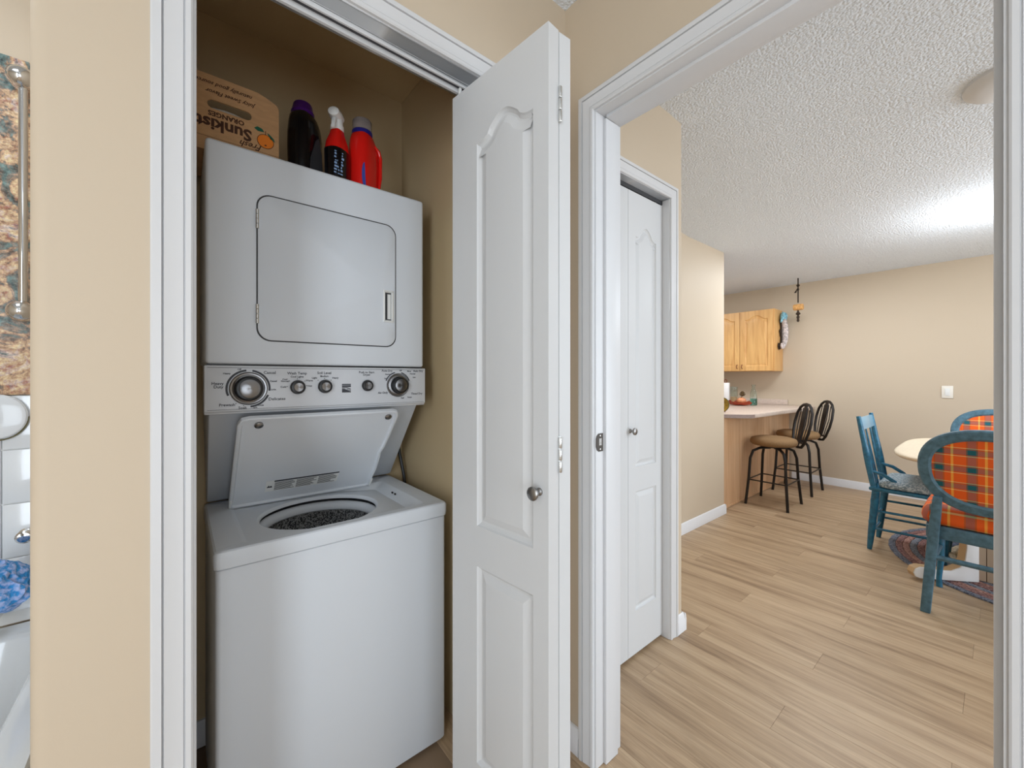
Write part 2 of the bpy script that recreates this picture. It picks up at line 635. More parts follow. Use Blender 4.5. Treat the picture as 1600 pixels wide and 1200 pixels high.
# ------------------------------------------------------------------ setting: walls
# hall wall with the laundry closet opening: wall face Y .926, thickness .10
YF, YB = 0.926, 1.026
hw = MB()
fp = [(-0.176 + 0.02 - 0.02 * math.cos(a), YF + 0.02 - 0.02 * math.sin(a)) for a in [PI / 2 * k / 5 for k in range(6)]]
hw.prism(fp + [(0.006, YF), (0.006, YB), (-0.096, YB), (-0.096, 1.80), (-0.176, 1.80)], 0, CZ)
hw.box(0.006, 0.760, YF, YB, 2.063, CZ)
hw.box(0.760, 0.994, YF, YB, 0, CZ)
struct(hw, 'wall_hall', M['paint'], 'beige hall wall around the laundry closet with rounded outside corner', angle=25)
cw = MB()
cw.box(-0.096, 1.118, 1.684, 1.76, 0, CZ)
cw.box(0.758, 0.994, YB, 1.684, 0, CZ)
struct(MB().box(-0.0955, 0.7575, 1.0265, 1.6835, 2.424, 2.436), 'ceiling_closet', M['closet_shade'], 'laundry closet ceiling tinted to the shaded tan')  # slab added to give the ceiling the same shaded brown tint
struct(cw, 'wall_closet', M['closet_shade'], 'beige inside walls of the laundry closet')
dw = MB()
dw.box(0.994, 1.118, 0.815, 1.684, 0, CZ)
dw.box(0.994, 1.118, -0.020, 0.815, 2.055, CZ)
dw.box(0.994, 1.118, -3.3, -0.020, 0, CZ)
struct(dw, 'wall_doorway', M['paint'], 'beige wall holding the doorway to the dining room')
pw = MB()
pw.box(1.118, 1.185, 0.979, 1.09, 0, CZ)
pw.box(1.185, 1.763, 0.979, 1.09, 2.057, CZ)
rc = [(1.872 - 0.015 + 0.015 * math.sin(a), 0.979 + 0.015 - 0.015 * math.cos(a)) for a in [PI / 2 * k / 5 for k in range(6)]]
pw.prism([(1.763, 0.979)] + rc + [(1.872, 1.574), (1.76, 1.574), (1.76, 1.09), (1.763, 1.09)], 0, CZ)
struct(pw, 'wall_pantry', M['paint'], 'beige wall around the pantry door', angle=25)
kw_ = MB()
rc = [(3.755 - 0.012 + 0.012 * math.sin(a), 1.574 + 0.012 - 0.012 * math.cos(a)) for a in [PI / 2 * k / 5 for k in range(6)]]
kw_.prism([(1.76, 1.574)] + rc + [(3.755, 1.70), (1.76, 1.70)], 0, CZ)
struct(kw_, 'wall_kitchen', M['paint'], 'beige wall end beside the kitchen counter', angle=25)
struct(MB().box(5.67, 5.8, -2.85, 3.6, 0, CZ), 'wall_far', M['paint'], 'beige far wall of the dining room')
struct(MB().box(1.118, 5.67, 3.5, 3.6, 0, CZ), 'wall_back', M['paint'])
ww = MB()
ww.box(1.118, 2.0, -2.85, -2.75, 0, CZ)
ww.box(5.2, 5.67, -2.85, -2.75, 0, CZ)
ww.box(2.0, 5.2, -2.85, -2.75, 2.25, CZ)
struct(ww, 'wall_window', M['paint'])
hl = MB()
hl.box(-1.6, -1.5, -3.3, 3.6, 0, CZ)
hl.box(-1.5, 0.994, -3.3, -3.2, 0, CZ)
struct(hl, 'wall_left', M['paint'])
# bathroom end wall: tiles below, printed panel above
bw = MB().box(-1.5, -0.176, 1.80, 1.9, 0, CZ)
bath = struct(bw, 'wall_bathroom', M['paint'], 'tiled bathroom wall seen past the hall corner')
struct(MB().box(-1.5, -0.18, 1.790, 1.799, 0.515, 1.163), 'tile_bed', M['grout'], None, bath)
tm = None
for r in range(4):
    for c in range(5):
        z1 = 1.162 - r * 0.1535 - (0.15 if r == 99 else 0)
        x1 = -0.182 - c * 0.204
        z0 = z1 - 0.151
        t = MB().box(x1 - 0.2015, x1, 1.784, 1.791, z0, z1).build('tile', M['tile'], bath, bevel=0.0015, seg=2) if tm is None else bpy.data.objects.new('tile', tm)
        if tm is None:
            tm = t.data
            base = (x1, z1)
        else:
            COL.objects.link(t)
            t.parent = bath
            t.location = (x1 - base[0], 0, z1 - base[1])
pan = MB().box(-1.5, -0.18, 1.786, 1.799, 1.165, 2.125)
p_ = struct(pan, 'trim_1', M['stone'], 'panel with mottled orange, teal and grey print above white bathroom tiles', bevel=0.002)


# ------------------------------------------------------------------ trim: casings, jambs
PROF = [(0.0, 0.0), (0.0, 0.008), (0.003, 0.0105), (0.0105, 0.0105), (0.0108, 0.005), (0.0128, 0.005), (0.0135, 0.008), (0.022, 0.0085), (0.034, 0.011), (0.0395, 0.0125), (0.0398, 0.007),
        (0.0418, 0.007), (0.0425, 0.0145), (0.054, 0.0145), (0.057, 0.012), (0.057, 0.0)]


def casing(mb, a0, a1, zt, face, axis, sign):
    """U shaped moulding round an opening a0..a1 up to zt; axis 'y' = wall plane Y=face, sign = outward dir"""
    rings = []
    for o, p in PROF:
        st = [(a0 - o, 0.001), (a0 - o, zt + o), (a1 + o, zt + o), (a1 + o, 0.001)]
        if axis == 'y':
            rings.append([(s, face + sign * p, z) for s, z in st])
        else:
            rings.append([(face + sign * p, s, z) for s, z in st])
    R = [[mb.bm.verts.new(q) for q in r] for r in rings]
    n = len(R)
    for i in range(n):
        j = (i + 1) % n
        for k in range(3):
            mb.bm.faces.new((R[i][k], R[i][k + 1], R[j][k + 1], R[j][k]))
    mb.bm.faces.new([R[i][0] for i in range(n)])
    mb.bm.faces.new([R[i][3] for i in reversed(range(n))])


def wrap(name, label, f, **kw):
    mb = MB()
    f(mb)
    return struct(mb, name, M['trim'], label, **kw)


wrap('trim_2', 'white moulded casing round the laundry closet', lambda m: casing(m, 0.019, 0.747, 2.050, YF, 'y', -1), angle=22)


def jamb_y(m):
    m.box(0.0062, 0.024, YF - .001, YB - .002, 0.001, 2.045)
    m.box(0.742, 0.7598, YF - .001, YB - .002, 0.001, 2.045)
    m.box(0.0062, 0.7598, YF - .001, YB - .002, 2.045, 2.0628)


wrap('trim_3', 'white closet door jamb', jamb_y, bevel=0.001, seg=1)
wrap('trim_4', 'white moulded casing round the dining room doorway', lambda m: casing(m, -0.007, 0.802, 2.042, 0.994, 'x', -1), angle=22)


def jamb_x(m):
    m.box(0.993, 1.119, 0.797, 0.8148, 0.001, 2.037)
    m.box(0.993, 1.119, -0.0198, -0.0015, 0.001, 2.037)
    m.box(0.9931, 1.1189, -0.0197, 0.8147, 2.0371, 2.0548)
    m.box(1.031, 1.092, 0.787, 0.7971, 0.0012, 2.0272)
    m.box(1.031, 1.092, -0.0016, 0.0085, 0.0012, 2.0272)
    m.box(1.0312, 1.0918, 0.0087, 0.7868, 2.0273, 2.0372)


j5 = wrap('trim_5', 'white doorway jamb and door stop', jamb_x, bevel=0.0012, seg=2)
sp = MB().prism([(1.026, -0.028), (1.026, 0.028), (1.004, 0.028), (0.996, 0.022), (0.992, 0.012), (0.992, -0.012), (0.996, -0.022), (1.004, -0.028)], 0.7951, 0.7968, 'y')
sp.xf(Matrix.Translation((0, 0, 1.012)))
sp_o = sp.build('strike_plate', M['darkmetal'], j5)
tag(sp_o, 'dark metal strike plate')
hole = MB().box(1.006, 1.018, 0.7946, 0.7952, 1.003, 1.025).build('latch_hole', M['hinge'], j5)
for dz in (-0.021, 0.021):
    MB().lathe([(0.003, 0), (0.003, 0.001), (0.001, 0.0016)], (1.012, 0.7952, 1.012 + dz), 10, '-y').build('screw', M['hinge'], j5)


def pcas(m):
    casing(m, 1.195, 1.753, 2.043, 0.979, 'y', -1)


wrap('trim_6', 'white moulded casing round the pantry door', pcas, angle=22)


def pjamb(m):
    m.box(1.1852, 1.201, 0.978, 1.088, 0.001, 2.040)
    m.box(1.748, 1.7628, 0.978, 1.088, 0.001, 2.040)
    m.box(1.1852, 1.7628, 0.978, 1.088, 2.040, 2.0568)


wrap('trim_7', 'white pantry door jamb', pjamb, bevel=0.001, seg=1)
ptrack = MB()
ptrack.box(1.201, 1.748, 1.016, 1.044, 2.030, 2.040)
ptrack.box(1.201, 1.748, 1.012, 1.016, 2.022, 2.040)
pt = ptrack.build('door_track', M['gap_dark'], bpy.data.objects['trim_7'])
tag(pt, 'dark folding door track')
MB().lathe([(0.004, 2.017), (0.004, 2.034)], (1.712, 1.024, 0), 10).build('guide_pin', M['white'], bpy.data.objects['trim_7'])

# baseboards
BP = [(0, 0), (0.013, 0), (0.013, 0.055), (0.010, 0.062), (0.010, 0.070), (0.005, 0.082), (0, 0.084)]


def base_y(m, x0, x1, y):
    m.grid([[(x0, y - p, 0.001 + z) for p, z in BP], [(x1, y - p, 0.001 + z) for p, z in BP]])


def base_x(m, y0, y1, x, s=-1):
    m.grid([[(x + s * p, y0, 0.001 + z) for p, z in BP], [(x + s * p, y1, 0.001 + z) for p, z in BP]])


def bb(name, label, f):
    m = MB()
    f(m)
    return struct(m, name, M['baseboard'], label, angle=25)


bb('baseboard_far', 'white baseboard along the far dining wall', lambda m: base_x(m, -2.7, 1.60, 5.6695))
bb('baseboard_kitchen', 'white baseboard on the wall end by the counter', lambda m: (base_y(m, 1.873, 3.756, 1.5735), base_x(m, 1.561, 1.70, 3.7552, 1)))
bb('baseboard_pantry', 'short white baseboard at the pantry wall corner', lambda m: (base_y(m, 1.8106, 1.872, 0.9785), base_x(m, 0.9655, 1.574, 1.8722, 1)))
bb('baseboard_hall', 'white baseboard in the hall corner', lambda m: (base_y(m, 0.8045, 0.98, 0.9255), base_x(m, 0.86, 0.9255, 0.9935)))
bb('baseboard_closet', 'white baseboard inside the laundry closet', lambda m: (base_y(m, -0.096, 0.757, 1.6835), base_x(m, 1.03, 1.684, -0.0955, 1)))

# closet ceiling track
trk = MB()
trk.box(0.0245, 0.7415, 0.963, 0.992, 2.0415, 2.0445)
trk.box(0.0245, 0.7415, 0.983, 0.992, 2.024, 2.0415)
trk.box(0.0245, 0.7415, 0.963, 0.969, 2.030, 2.0415)
t_ = trk.build('door_track', M['trim'], bpy.data.objects['trim_3'], bevel=0.0008, seg=1)
dk = MB().box(0.025, 0.741, 0.9692, 0.9828, 2.036, 2.0414).build('track_slot', M['sprinkle'], bpy.data.objects['trim_3'])


# ------------------------------------------------------------------ folding doors
def arch_outline(x0, x1, z0, z1, rise, n=28):
    pts = [(x0, z0), (x1, z0), (x1, z1)]
    for i in range(1, n):
        s = i / n
        k = math.sin(PI * s) ** 2
        pts.append((x1 + (x0 - x1) * s, z1 + rise * k ** 1.15 - 0.006 * math.sin(2 * PI * s) ** 2 * (1 if s < 0.25 or s > 0.75 else 0)))
    pts.append((x0, z1))
    return pts


def leaf_mesh(wd, z0, z1, th, panels):
    """door leaf: x 0..wd, front face y=0 facing -y, thickness towards +y"""
    mb = MB()
    bm = mb.bm
    V = lambda p, y: bm.verts.new((p[0], y, p[1]))
    outer = [(0, z0), (wd, z0), (wd, z1), (0, z1)]
    of = [V(p, 0) for p in outer]
    ob = [V(p, th) for p in outer]
    loops = [of]
    for out in panels:
        l0 = [V(p, 0) for p in out]
        loops.append(l0)
        prev = l0
        k = min(1.0, (max(p[0] for p in out) - min(p[0] for p in out)) / 0.2)
        for d, y in ((0.003 * k, 0.0045), (0.010 * k, 0.009), (0.015 * k, 0.009), (0.034 * k, 0.002), (0.038 * k, 0.0015)):
            cur = [V(p, y) for p in offset_poly(out, d)]
            for i in range(len(out)):
                j = (i + 1) % len(out)
                bm.faces.new((prev[i], prev[j], cur[j], cur[i]))
            prev = cur
        fill_outline(bm, [prev])
    fill_outline(bm, loops)
    for i in range(4):
        j = (i + 1) % 4
        bm.faces.new((of[i], of[j], ob[j], ob[i]))
    bm.faces.new(ob)
    return mb


def knob_mesh(c, axis='-y', s=1.0):
    return MB().lathe([(0.009 * s, 0), (0.009 * s, 0.003 * s), (0.006 * s, 0.006 * s), (0.0055 * s, 0.014 * s), (0.012 * s, 0.018 * s), (0.0155 * s, 0.022 * s),
                       (0.0155 * s, 0.026 * s), (0.012 * s, 0.029 * s), (0.004 * s, 0.030 * s)], c, 20, axis)


def hinge_mesh(x, y, z, L=0.075, r=0.0045):
    m = MB()
    for k in range(3):
        m.lathe([(r * 0.8, z - L / 2 + k * L / 3 + 0.001), (r, z - L / 2 + k * L / 3 + 0.003), (r, z - L / 2 + (k + 1) * L / 3 - 0.003), (r * 0.8, z - L / 2 + (k + 1) * L / 3 - 0.001)], (x, y, 0), 10)
    m.box(x - 0.0035, x + 0.0035, y + 0.002, y + 0.0032, z - L / 2, z + L / 2)
    return m


# laundry closet: leaf B (seen) from its track end to the fold, leaf A behind it
d1 = thing('door_1', (0.595, 0.985, 0), 'open white folding closet door with arched panel beside the washer', None)
d1['kind'] = 'structure'
LW, LT = 0.352, 0.035
zb, zt = 0.012, 2.0
ang = math.radians(-90 + 5.24)   # local +x runs from the track end to the fold


def place(mb, origin, ang):
    mb.xf(Matrix.Translation(origin) @ Matrix.Rotation(ang, 4, 'Z'))
    return mb


P0 = (0.595, 0.985, 0)
pB = [arch_outline(0.106, 0.306, 0.824, 1.829, 0.048), [(0.106, 0.20), (0.306, 0.20), (0.306, 0.718), (0.106, 0.718)]]
lb = place(leaf_mesh(LW, zb, zt, LT, pB), P0, ang)
leafB = lb.build('leaf', M['door'], d1, angle=12)
kn = place(knob_mesh((0.326, 0, 0.958)), P0, ang).build('knob', M['nickel'], leafB)
pin = place(MB().lathe([(0.005, 2.0), (0.005, 2.03), (0.003, 2.034)], (0.012, 0.017, 0), 10), P0, ang).build('guide_pin', M['white'], leafB)
# leaf A: mirror, from fold to the right jamb
Fx, Fy = P0[0] + LW * math.cos(ang) - LT * math.sin(ang) + 0.004, P0[1] + LW * math.sin(ang) + LT * math.cos(ang)
angA = math.radians(90 - 3.2)
la = leaf_mesh(LW, zb, zt, LT, [[(LW - q[0], q[1]) for q in reversed(o)] for o in pB])
la.xf(Matrix.Translation((Fx + LT, Fy, 0)) @ Matrix.Rotation(angA, 4, 'Z'))
leafA = la.build('leaf', M['door'], d1, angle=12)
for z in (1.832, 1.04, 0.25):
    hinge_mesh(Fx - 0.002, Fy - 0.0035, z, 0.082).build('hinge', M['hinge'], d1)

# pantry folding door
d2 = thing('door_2', (1.47, 1.012, 0), 'closed white folding pantry door with narrow arched panels', None)
d2['kind'] = 'structure'
W2 = 0.270
for k, x0 in enumerate((1.203, 1.476)):
    a, b = (0.056, 0.218) if k else (0.052, 0.214)
    pp = [arch_outline(a, b, 0.824, 1.829, 0.05), [(a, 0.20), (b, 0.20), (b, 0.718), (a, 0.718)]]
    lm = leaf_mesh(W2 if k else 0.271, 0.014, 2.017, 0.033, pp)
    lm.xf(Matrix.Translation((x0, 1.012, 0)))
    lf = lm.build('leaf', M['door'], d2, angle=12)
    if k:
        knob_mesh((1.490, 1.012, 0.985)).build('knob', M['nickel'], lf)

# ------------------------------------------------------------------ stacked washer and dryer
UX0, UX1 = 0.062, 0.690
wd = thing('stacked_washer_dryer', (0.376, 1.40, 0), 'white stacked washer with open lid under a front loading dryer', 'washer dryer')
# washer body
wc = MB()
wc.grid([[(p[0], p[1], z) for p in rrect(0.066 + d, 0.688 - d, 1.184 + d, 1.668 - d, 0.012, 5)] for d, z in ((0.004, 0.012), (0, 0.018), (0, 0.752), (0.003, 0.756), (0.012, 0.757))], True, True, False)
wc.build('washer_cabinet', M['appliance'], wd)
for x_ in (0.11, 0.64):
    for y_ in (1.24, 1.62):
        MB().lathe([(0.02, 0.0), (0.02, 0.013)], (x_, y_, 0), 12).build('levelling_foot', M['black'], wd)
# deck with basin and round opening
dk = MB()
cx, cy = 0.347, 1.373
ANG = sorted(set([round(2 * PI * k / 80 - PI, 5) for k in range(80)] + [round(math.atan2(p[1] - cy, p[0] - cx), 5) for r_ in ((0.062, 0.691, 1.177, 1.672, 0.014), (0.124, 0.626, 1.206, 1.576, 0.02)) for p in rrect(*r_, 4)]))


def hit(poly, a):
    d = Vector((math.cos(a), math.sin(a)))
    best = None
    for i in range(len(poly)):
        p, q = Vector(poly[i - 1]) - Vector((cx, cy)), Vector(poly[i]) - Vector((cx, cy))
        e = q - p
        den = d.x * e.y - d.y * e.x
        if abs(den) < 1e-12:
            continue
        t = (p.x * e.y - p.y * e.x) / den
        u = (p.x * d.y - p.y * d.x) / den
        if t > 0 and -1e-6 <= u <= 1 + 1e-6 and (best is None or t < best):
            best = t
    return (cx + d.x * best, cy + d.y * best)


def loop(x0, x1, y0, y1, r, z, dip=0.0):
    poly = rrect(x0, x1, y0, y1, r, 8)
    out = []
    for a in ANG:
        p = hit(poly, a)
        out.append((p[0], p[1], z - dip * max(0.0, min(1.0, (p[0] - 0.42) / 0.14))))
    return out


def circ(rx, ry, z):
    return [(cx + rx * math.cos(a), cy + ry * math.sin(a), z) for a in ANG]


dk.grid([loop(0.0625, 0.6905, 1.178, 1.672, 0.014, 0.757), loop(0.0615, 0.6915, 1.176, 1.672, 0.014, 0.77), loop(0.0615, 0.6915, 1.176, 1.672, 0.014, 0.791),
         loop(0.0635, 0.6895, 1.178, 1.670, 0.013, 0.797), loop(0.068, 0.685, 1.1825, 1.666, 0.012, 0.80), loop(0.122, 0.628, 1.206, 1.578, 0.02, 0.8005),
         loop(0.125, 0.624, 1.2065, 1.575, 0.02, 0.799), loop(0.134, 0.588, 1.2085, 1.566, 0.02, 0.793, 0.016), circ(0.177, 0.164, 0.794), circ(0.173, 0.162, 0.7945), circ(0.168, 0.160, 0.791), circ(0.166, 0.158, 0.787), circ(0.166, 0.158, 0.784)],
        True, False, False)
dko = dk.build('washer_deck', M['appliance'], wd, angle=30)
hl_ = MB()
for q in ((0.604, 1.40), (0.604, 1.425)):
    hl_.box(q[0] - 0.002, q[0] + 0.002, q[1] - 0.004, q[1] + 0.004, 0.789, 0.794)
hl_.build('vent_slot', M['black'], dko)
# tub ring, drum
MB().lathe([(0.176, 0.768), (0.172, 0.7725), (0.166, 0.7715), (0.158, 0.764), (0.154, 0.754), (0.155, 0.747), (0.160, 0.743)], (cx, cy, 0), 48, cap0=False, cap1=False).build('tub_ring', M['appliance'], wd)
MB().lathe([(0.168, 0.785), (0.176, 0.782), (0.176, 0.772), (0.170, 0.770)], (cx, cy, 0), 48, cap0=False, cap1=False).build('tub_gap_shade', M['black'], wd)  # black ring stands in for the shadowed gap outside the tub ring
MB().lathe([(0.160, 0.745), (0.164, 0.730), (0.172, 0.45), (0.165, 0.40), (0.02, 0.39)], (cx, cy, 0), 48, cap0=False).build('wash_drum', M['speckle'], wd)
MB().lathe([(0.09, 0.391), (0.055, 0.43), (0.035, 0.55), (0.026, 0.62), (0.020, 0.645), (0.004, 0.65)], (cx, cy, 0), 24).build('agitator', M['appliance'], wd)
# slanted back panel joining washer and dryer
sb = MB()
sb.grid([[(0.068, 1.664, 0.803), (0.684, 1.664, 0.803), (0.684, 1.676, 0.803), (0.068, 1.676, 0.803)],
         [(0.068, 1.628, 0.815), (0.684, 1.628, 0.815), (0.684, 1.676, 0.815), (0.068, 1.676, 0.815)],
         [(0.060, 1.345, 1.135), (0.672, 1.345, 1.135), (0.672, 1.676, 1.135), (0.060, 1.676, 1.135)],
         [(0.060, 1.345, 1.25), (0.672, 1.345, 1.25), (0.672, 1.676, 1.25), (0.060, 1.676, 1.25)]])
sb.build('support_panel', M['appliance_dark'], wd, bevel=0.006, seg=2)
# lid: leans from its hinge line up to the console
lid = MB()
LLEN = 0.405
out = [(0.012, 0.0), (0.435, 0.0), (0.447, 0.010), (0.452, 0.10), (0.449, 0.17), (0.446, 0.195), (0.452, 0.22), (0.456, 0.29), (0.4585, LLEN - 0.025), (0.450, LLEN - 0.006), (0.436, LLEN),
       (0.028, LLEN), (0.010, LLEN - 0.006), (0.002, LLEN - 0.025), (0.0, 0.012)]
rim = offset_poly(out, 0.012)
lid.grid([[(p[0], p[1], 0.0) for p in out], [(p[0], p[1], 0.010) for p in out], [(p[0], p[1], 0.012) for p in offset_poly(out, 0.003)],
          [(p[0], p[1], 0.012) for p in offset_poly(out, 0.009)], [(p[0], p[1], 0.006) for p in rim]])
LA = math.atan2(1.110 - 0.803, -(1.305 - 1.568))
# local x -> X, local y -> up the lid, local z -> lid normal (towards viewer)
uy = Vector((0, -math.cos(LA), math.sin(LA)))
ux = Vector((1, 0, 0))
uz = ux.cross(uy)
LM = Matrix((ux, uy, uz)).transposed().to_4x4()
if uz.y > 0:
    pass
LM.translation = Vector((0.119, 1.566, 0.802))
NS = 1 if (LM.to_3x3() @ Vector((0, 0, 1))).y < 0 else -1
if NS < 0:
    lid.xf(Matrix.Diagonal((1, 1, -1, 1)))
lid.xf(LM)
lid_o = lid.build('washer_lid', M['appliance'], wd, angle=28)


def on_lid(x, y, z=0.0065):
    return LM @ Vector((x, y, z * NS))


for x_ in (0.052, 0.425):
    b = MB().lathe([(0.011, 0), (0.011, 0.005), (0.007, 0.008), (0.002, 0.0085)], (0, 0, 0), 16)
    b.xf(LM @ Matrix.Translation((x_, LLEN - 0.03, 0.006 * NS)) @ (Matrix() if NS > 0 else Matrix.Diagonal((1, 1, -1, 1))))
    b.build('bumper', M['nickel'], lid_o)
wl = MB()
wl.box(0.095, 0.318, 0.058, 0.112, 0.0062, 0.0066)
if NS < 0: wl.xf(Matrix.Diagonal((1, 1, -1, 1)))
wl.xf(LM)
wlo = wl.build('warning_label', M['white'], lid_o)
wi = MB()
wi.box(0.118, 0.318, 0.105, 0.112, 0.0068, 0.0070)
for r in range(8):
    for c0, c1 in ((0.120, 0.180), (0.184, 0.248), (0.252, 0.314)):
        e = c1 - random.random() * 0.02
        y_ = 0.100 - r * 0.0052
        wi.box(c0, e, y_ - 0.0013, y_ + 0.0010, 0.0068, 0.0070)
wi.box(0.099, 0.114, 0.078, 0.081, 0.0068, 0.0070)
wi.prism([(0.099, 0.081), (0.104, 0.090), (0.107, 0.083), (0.110, 0.088), (0.114, 0.081)], 0.0068, 0.0070)
if NS < 0: wi.xf(Matrix.Diagonal((1, 1, -1, 1)))
wi.xf(LM)
wi.build('label_print', M['ink'], lid_o)
# lid hinges with rust specks
for x_ in (0.004, 0.448):
    hb = MB().box(x_ - 0.003, x_ + 0.003, 0.004, 0.045, 0.0, 0.0135)
    if NS < 0: hb.xf(Matrix.Diagonal((1, 1, -1, 1)))
    hb.xf(LM)
    hb.build('lid_hinge', M['white'], lid_o, bevel=0.001)
# dryer
DX0, DX1, DY = 0.052, 0.677, 1.32
MB().box(DX0, DX1, DY, 1.672, 1.2505, 1.846).build('dryer_cabinet', M['appliance'], wd, bevel=0.010, seg=4)
gk = MB().prism(rrect(0.1655, 0.5725, 1.3165, 1.7305, 0.036, 8), DY - 0.0012, DY + 0.002, 'y').build('door_gap_shade', M['gap_dark'], wd)  # dark slab stands in for the shaded gap round the dryer door
dd = MB()
po = rrect(0.169, 0.5695, 1.320, 1.727, 0.034, 8)
hx0, hx1, hz0, hz1 = 0.526, 0.563, 1.400, 1.508
bm = dd.bm
f0 = [bm.verts.new((p[0], DY - 0.0030, p[1])) for p in offset_poly(po, 0.0015)]
f1 = [bm.verts.new((p[0], DY - 0.0018, p[1])) for p in po]
f2 = [bm.verts.new((p[0], DY + 0.002, p[1])) for p in po]
h0 = [bm.verts.new((p[0], DY - 0.0030, p[1])) for p in rrect(hx0, hx1, hz0, hz1, 0.003, 3)]
fill_outline(bm, [f0, h0])
for a, b in ((f0, f1), (f1, f2)):
    for i in range(len(a)):
        j = (i + 1) % len(a)
        bm.faces.new((a[i], a[j], b[j], b[i]))
ddo = dd.build('dryer_door', M['appliance'], wd, angle=40)
hd = MB()
r0 = rrect(hx0, hx1, hz0, hz1, 0.003, 3)
hd.grid([[(p[0], y, p[1]) for p in offset_poly(r0, d)] for d, y in ((0, DY - 0.0025), (0, DY - 0.006), (0.003, DY - 0.0075), (0.0055, DY - 0.0075), (0.0075, DY - 0.004), (0.011, DY + 0.012))], True, False, True)
hd.box(hx0 + 0.016, hx1 - 0.010, DY - 0.003, DY + 0.010, hz0 + 0.011, hz1 - 0.013)
hd.build('door_handle', M['white'], ddo, angle=30)
for z in (1.656, 1.392):
    m = MB()
    for k in range(4):
        m.lathe([(0.0042, z - 0.027 + k * 0.0136), (0.0042, z - 0.027 + k * 0.0136 + 0.0125)], (0.1672, DY - 0.004, 0), 10)
    m.build('hinge', M['hinge'], ddo)
# console
cn = MB()
cn.grid([[(x_, y_, z_) for x_, y_, z_ in ((0.050, DY + 0.006, z), (0.683, DY + 0.006, z), (0.683, 1.40, z), (0.050, 1.40, z))] for z in (1.116, 1.120)] +
        [[(0.050, DY, z), (0.683, DY, z), (0.683, 1.40, z), (0.050, 1.40, z)] for z in (1.124, 1.2465)])
cno = cn.build('control_panel', M['console'], wd, bevel=0.0025, seg=2)
MB().box(0.056, 0.677, DY - 0.0006, DY + 0.001, 1.2405, 1.2415).build('panel_seam', M['gap_dark'], cno)
MB().box(0.056, 0.677, DY - 0.0006, DY + 0.001, 1.1275, 1.1283).build('panel_seam', M['gap_dark'], cno)
MB().box(0.056, 0.672, DY + 0.004, DY + 0.02, 1.2462, 1.2508).build('panel_gap', M['black'], cno)


def dial(cx, cz, rs, rk, rc, dp, name):
    o = MB().lathe([(rs, 0), (rs, 0.004), (rs * 0.94, 0.006), (rs * 0.86, 0.0055), (rs * 0.80, 0.007), (rk, 0.008)], (cx, DY - 0.0003, cz), 40, '-y').build(name, M['steel' if rs > 0.03 else 'black'], wd)
    MB().lathe([(rk * 1.12, 0.006), (rk * 1.08, 0.010), (rk, 0.013), (rk * 0.97, dp - 0.001), (rc, dp)], (cx, DY - 0.0003, cz), 32, '-y').build('knob_grip', M['black'], o)
    MB().lathe([(rc, dp - 0.0005), (rc, dp + 0.001), (rc * 0.94, dp + 0.0018), (0.001, dp + 0.0012)], (cx, DY - 0.0003, cz), 32, '-y').build('knob_cap', M['steel'], o)
    return o


dial(0.1475, 1.184, 0.045, 0.031, 0.025, 0.026, 'cycle_dial')
dial(0.269, 1.186, 0.0185, 0.0185, 0.013, 0.017, 'temperature_knob')
dial(0.344, 1.187, 0.0185, 0.0185, 0.013, 0.017, 'soil_knob')
dial(0.4735, 1.188, 0.0165, 0.0165, 0.0115, 0.015, 'start_button')
dial(0.5795, 1.188, 0.040, 0.026, 0.021, 0.030, 'dryer_dial')
pr = MB()


def arc(cx, cz, r0, r1, a0, a1, n=14):
    pts = [(cx + r1 * math.cos(math.radians(a0 + (a1 - a0) * i / n)), cz + r1 * math.sin(math.radians(a0 + (a1 - a0) * i / n))) for i in range(n + 1)]
    pts += [(cx + r0 * math.cos(math.radians(a1 + (a0 - a1) * i / n)), cz + r0 * math.sin(math.radians(a1 + (a0 - a1) * i / n))) for i in range(n + 1)]
    pr.grid([[(p[0], DY - 0.0002, p[1]) for p in pts], [(p[0], DY - 0.0007, p[1]) for p in pts]])


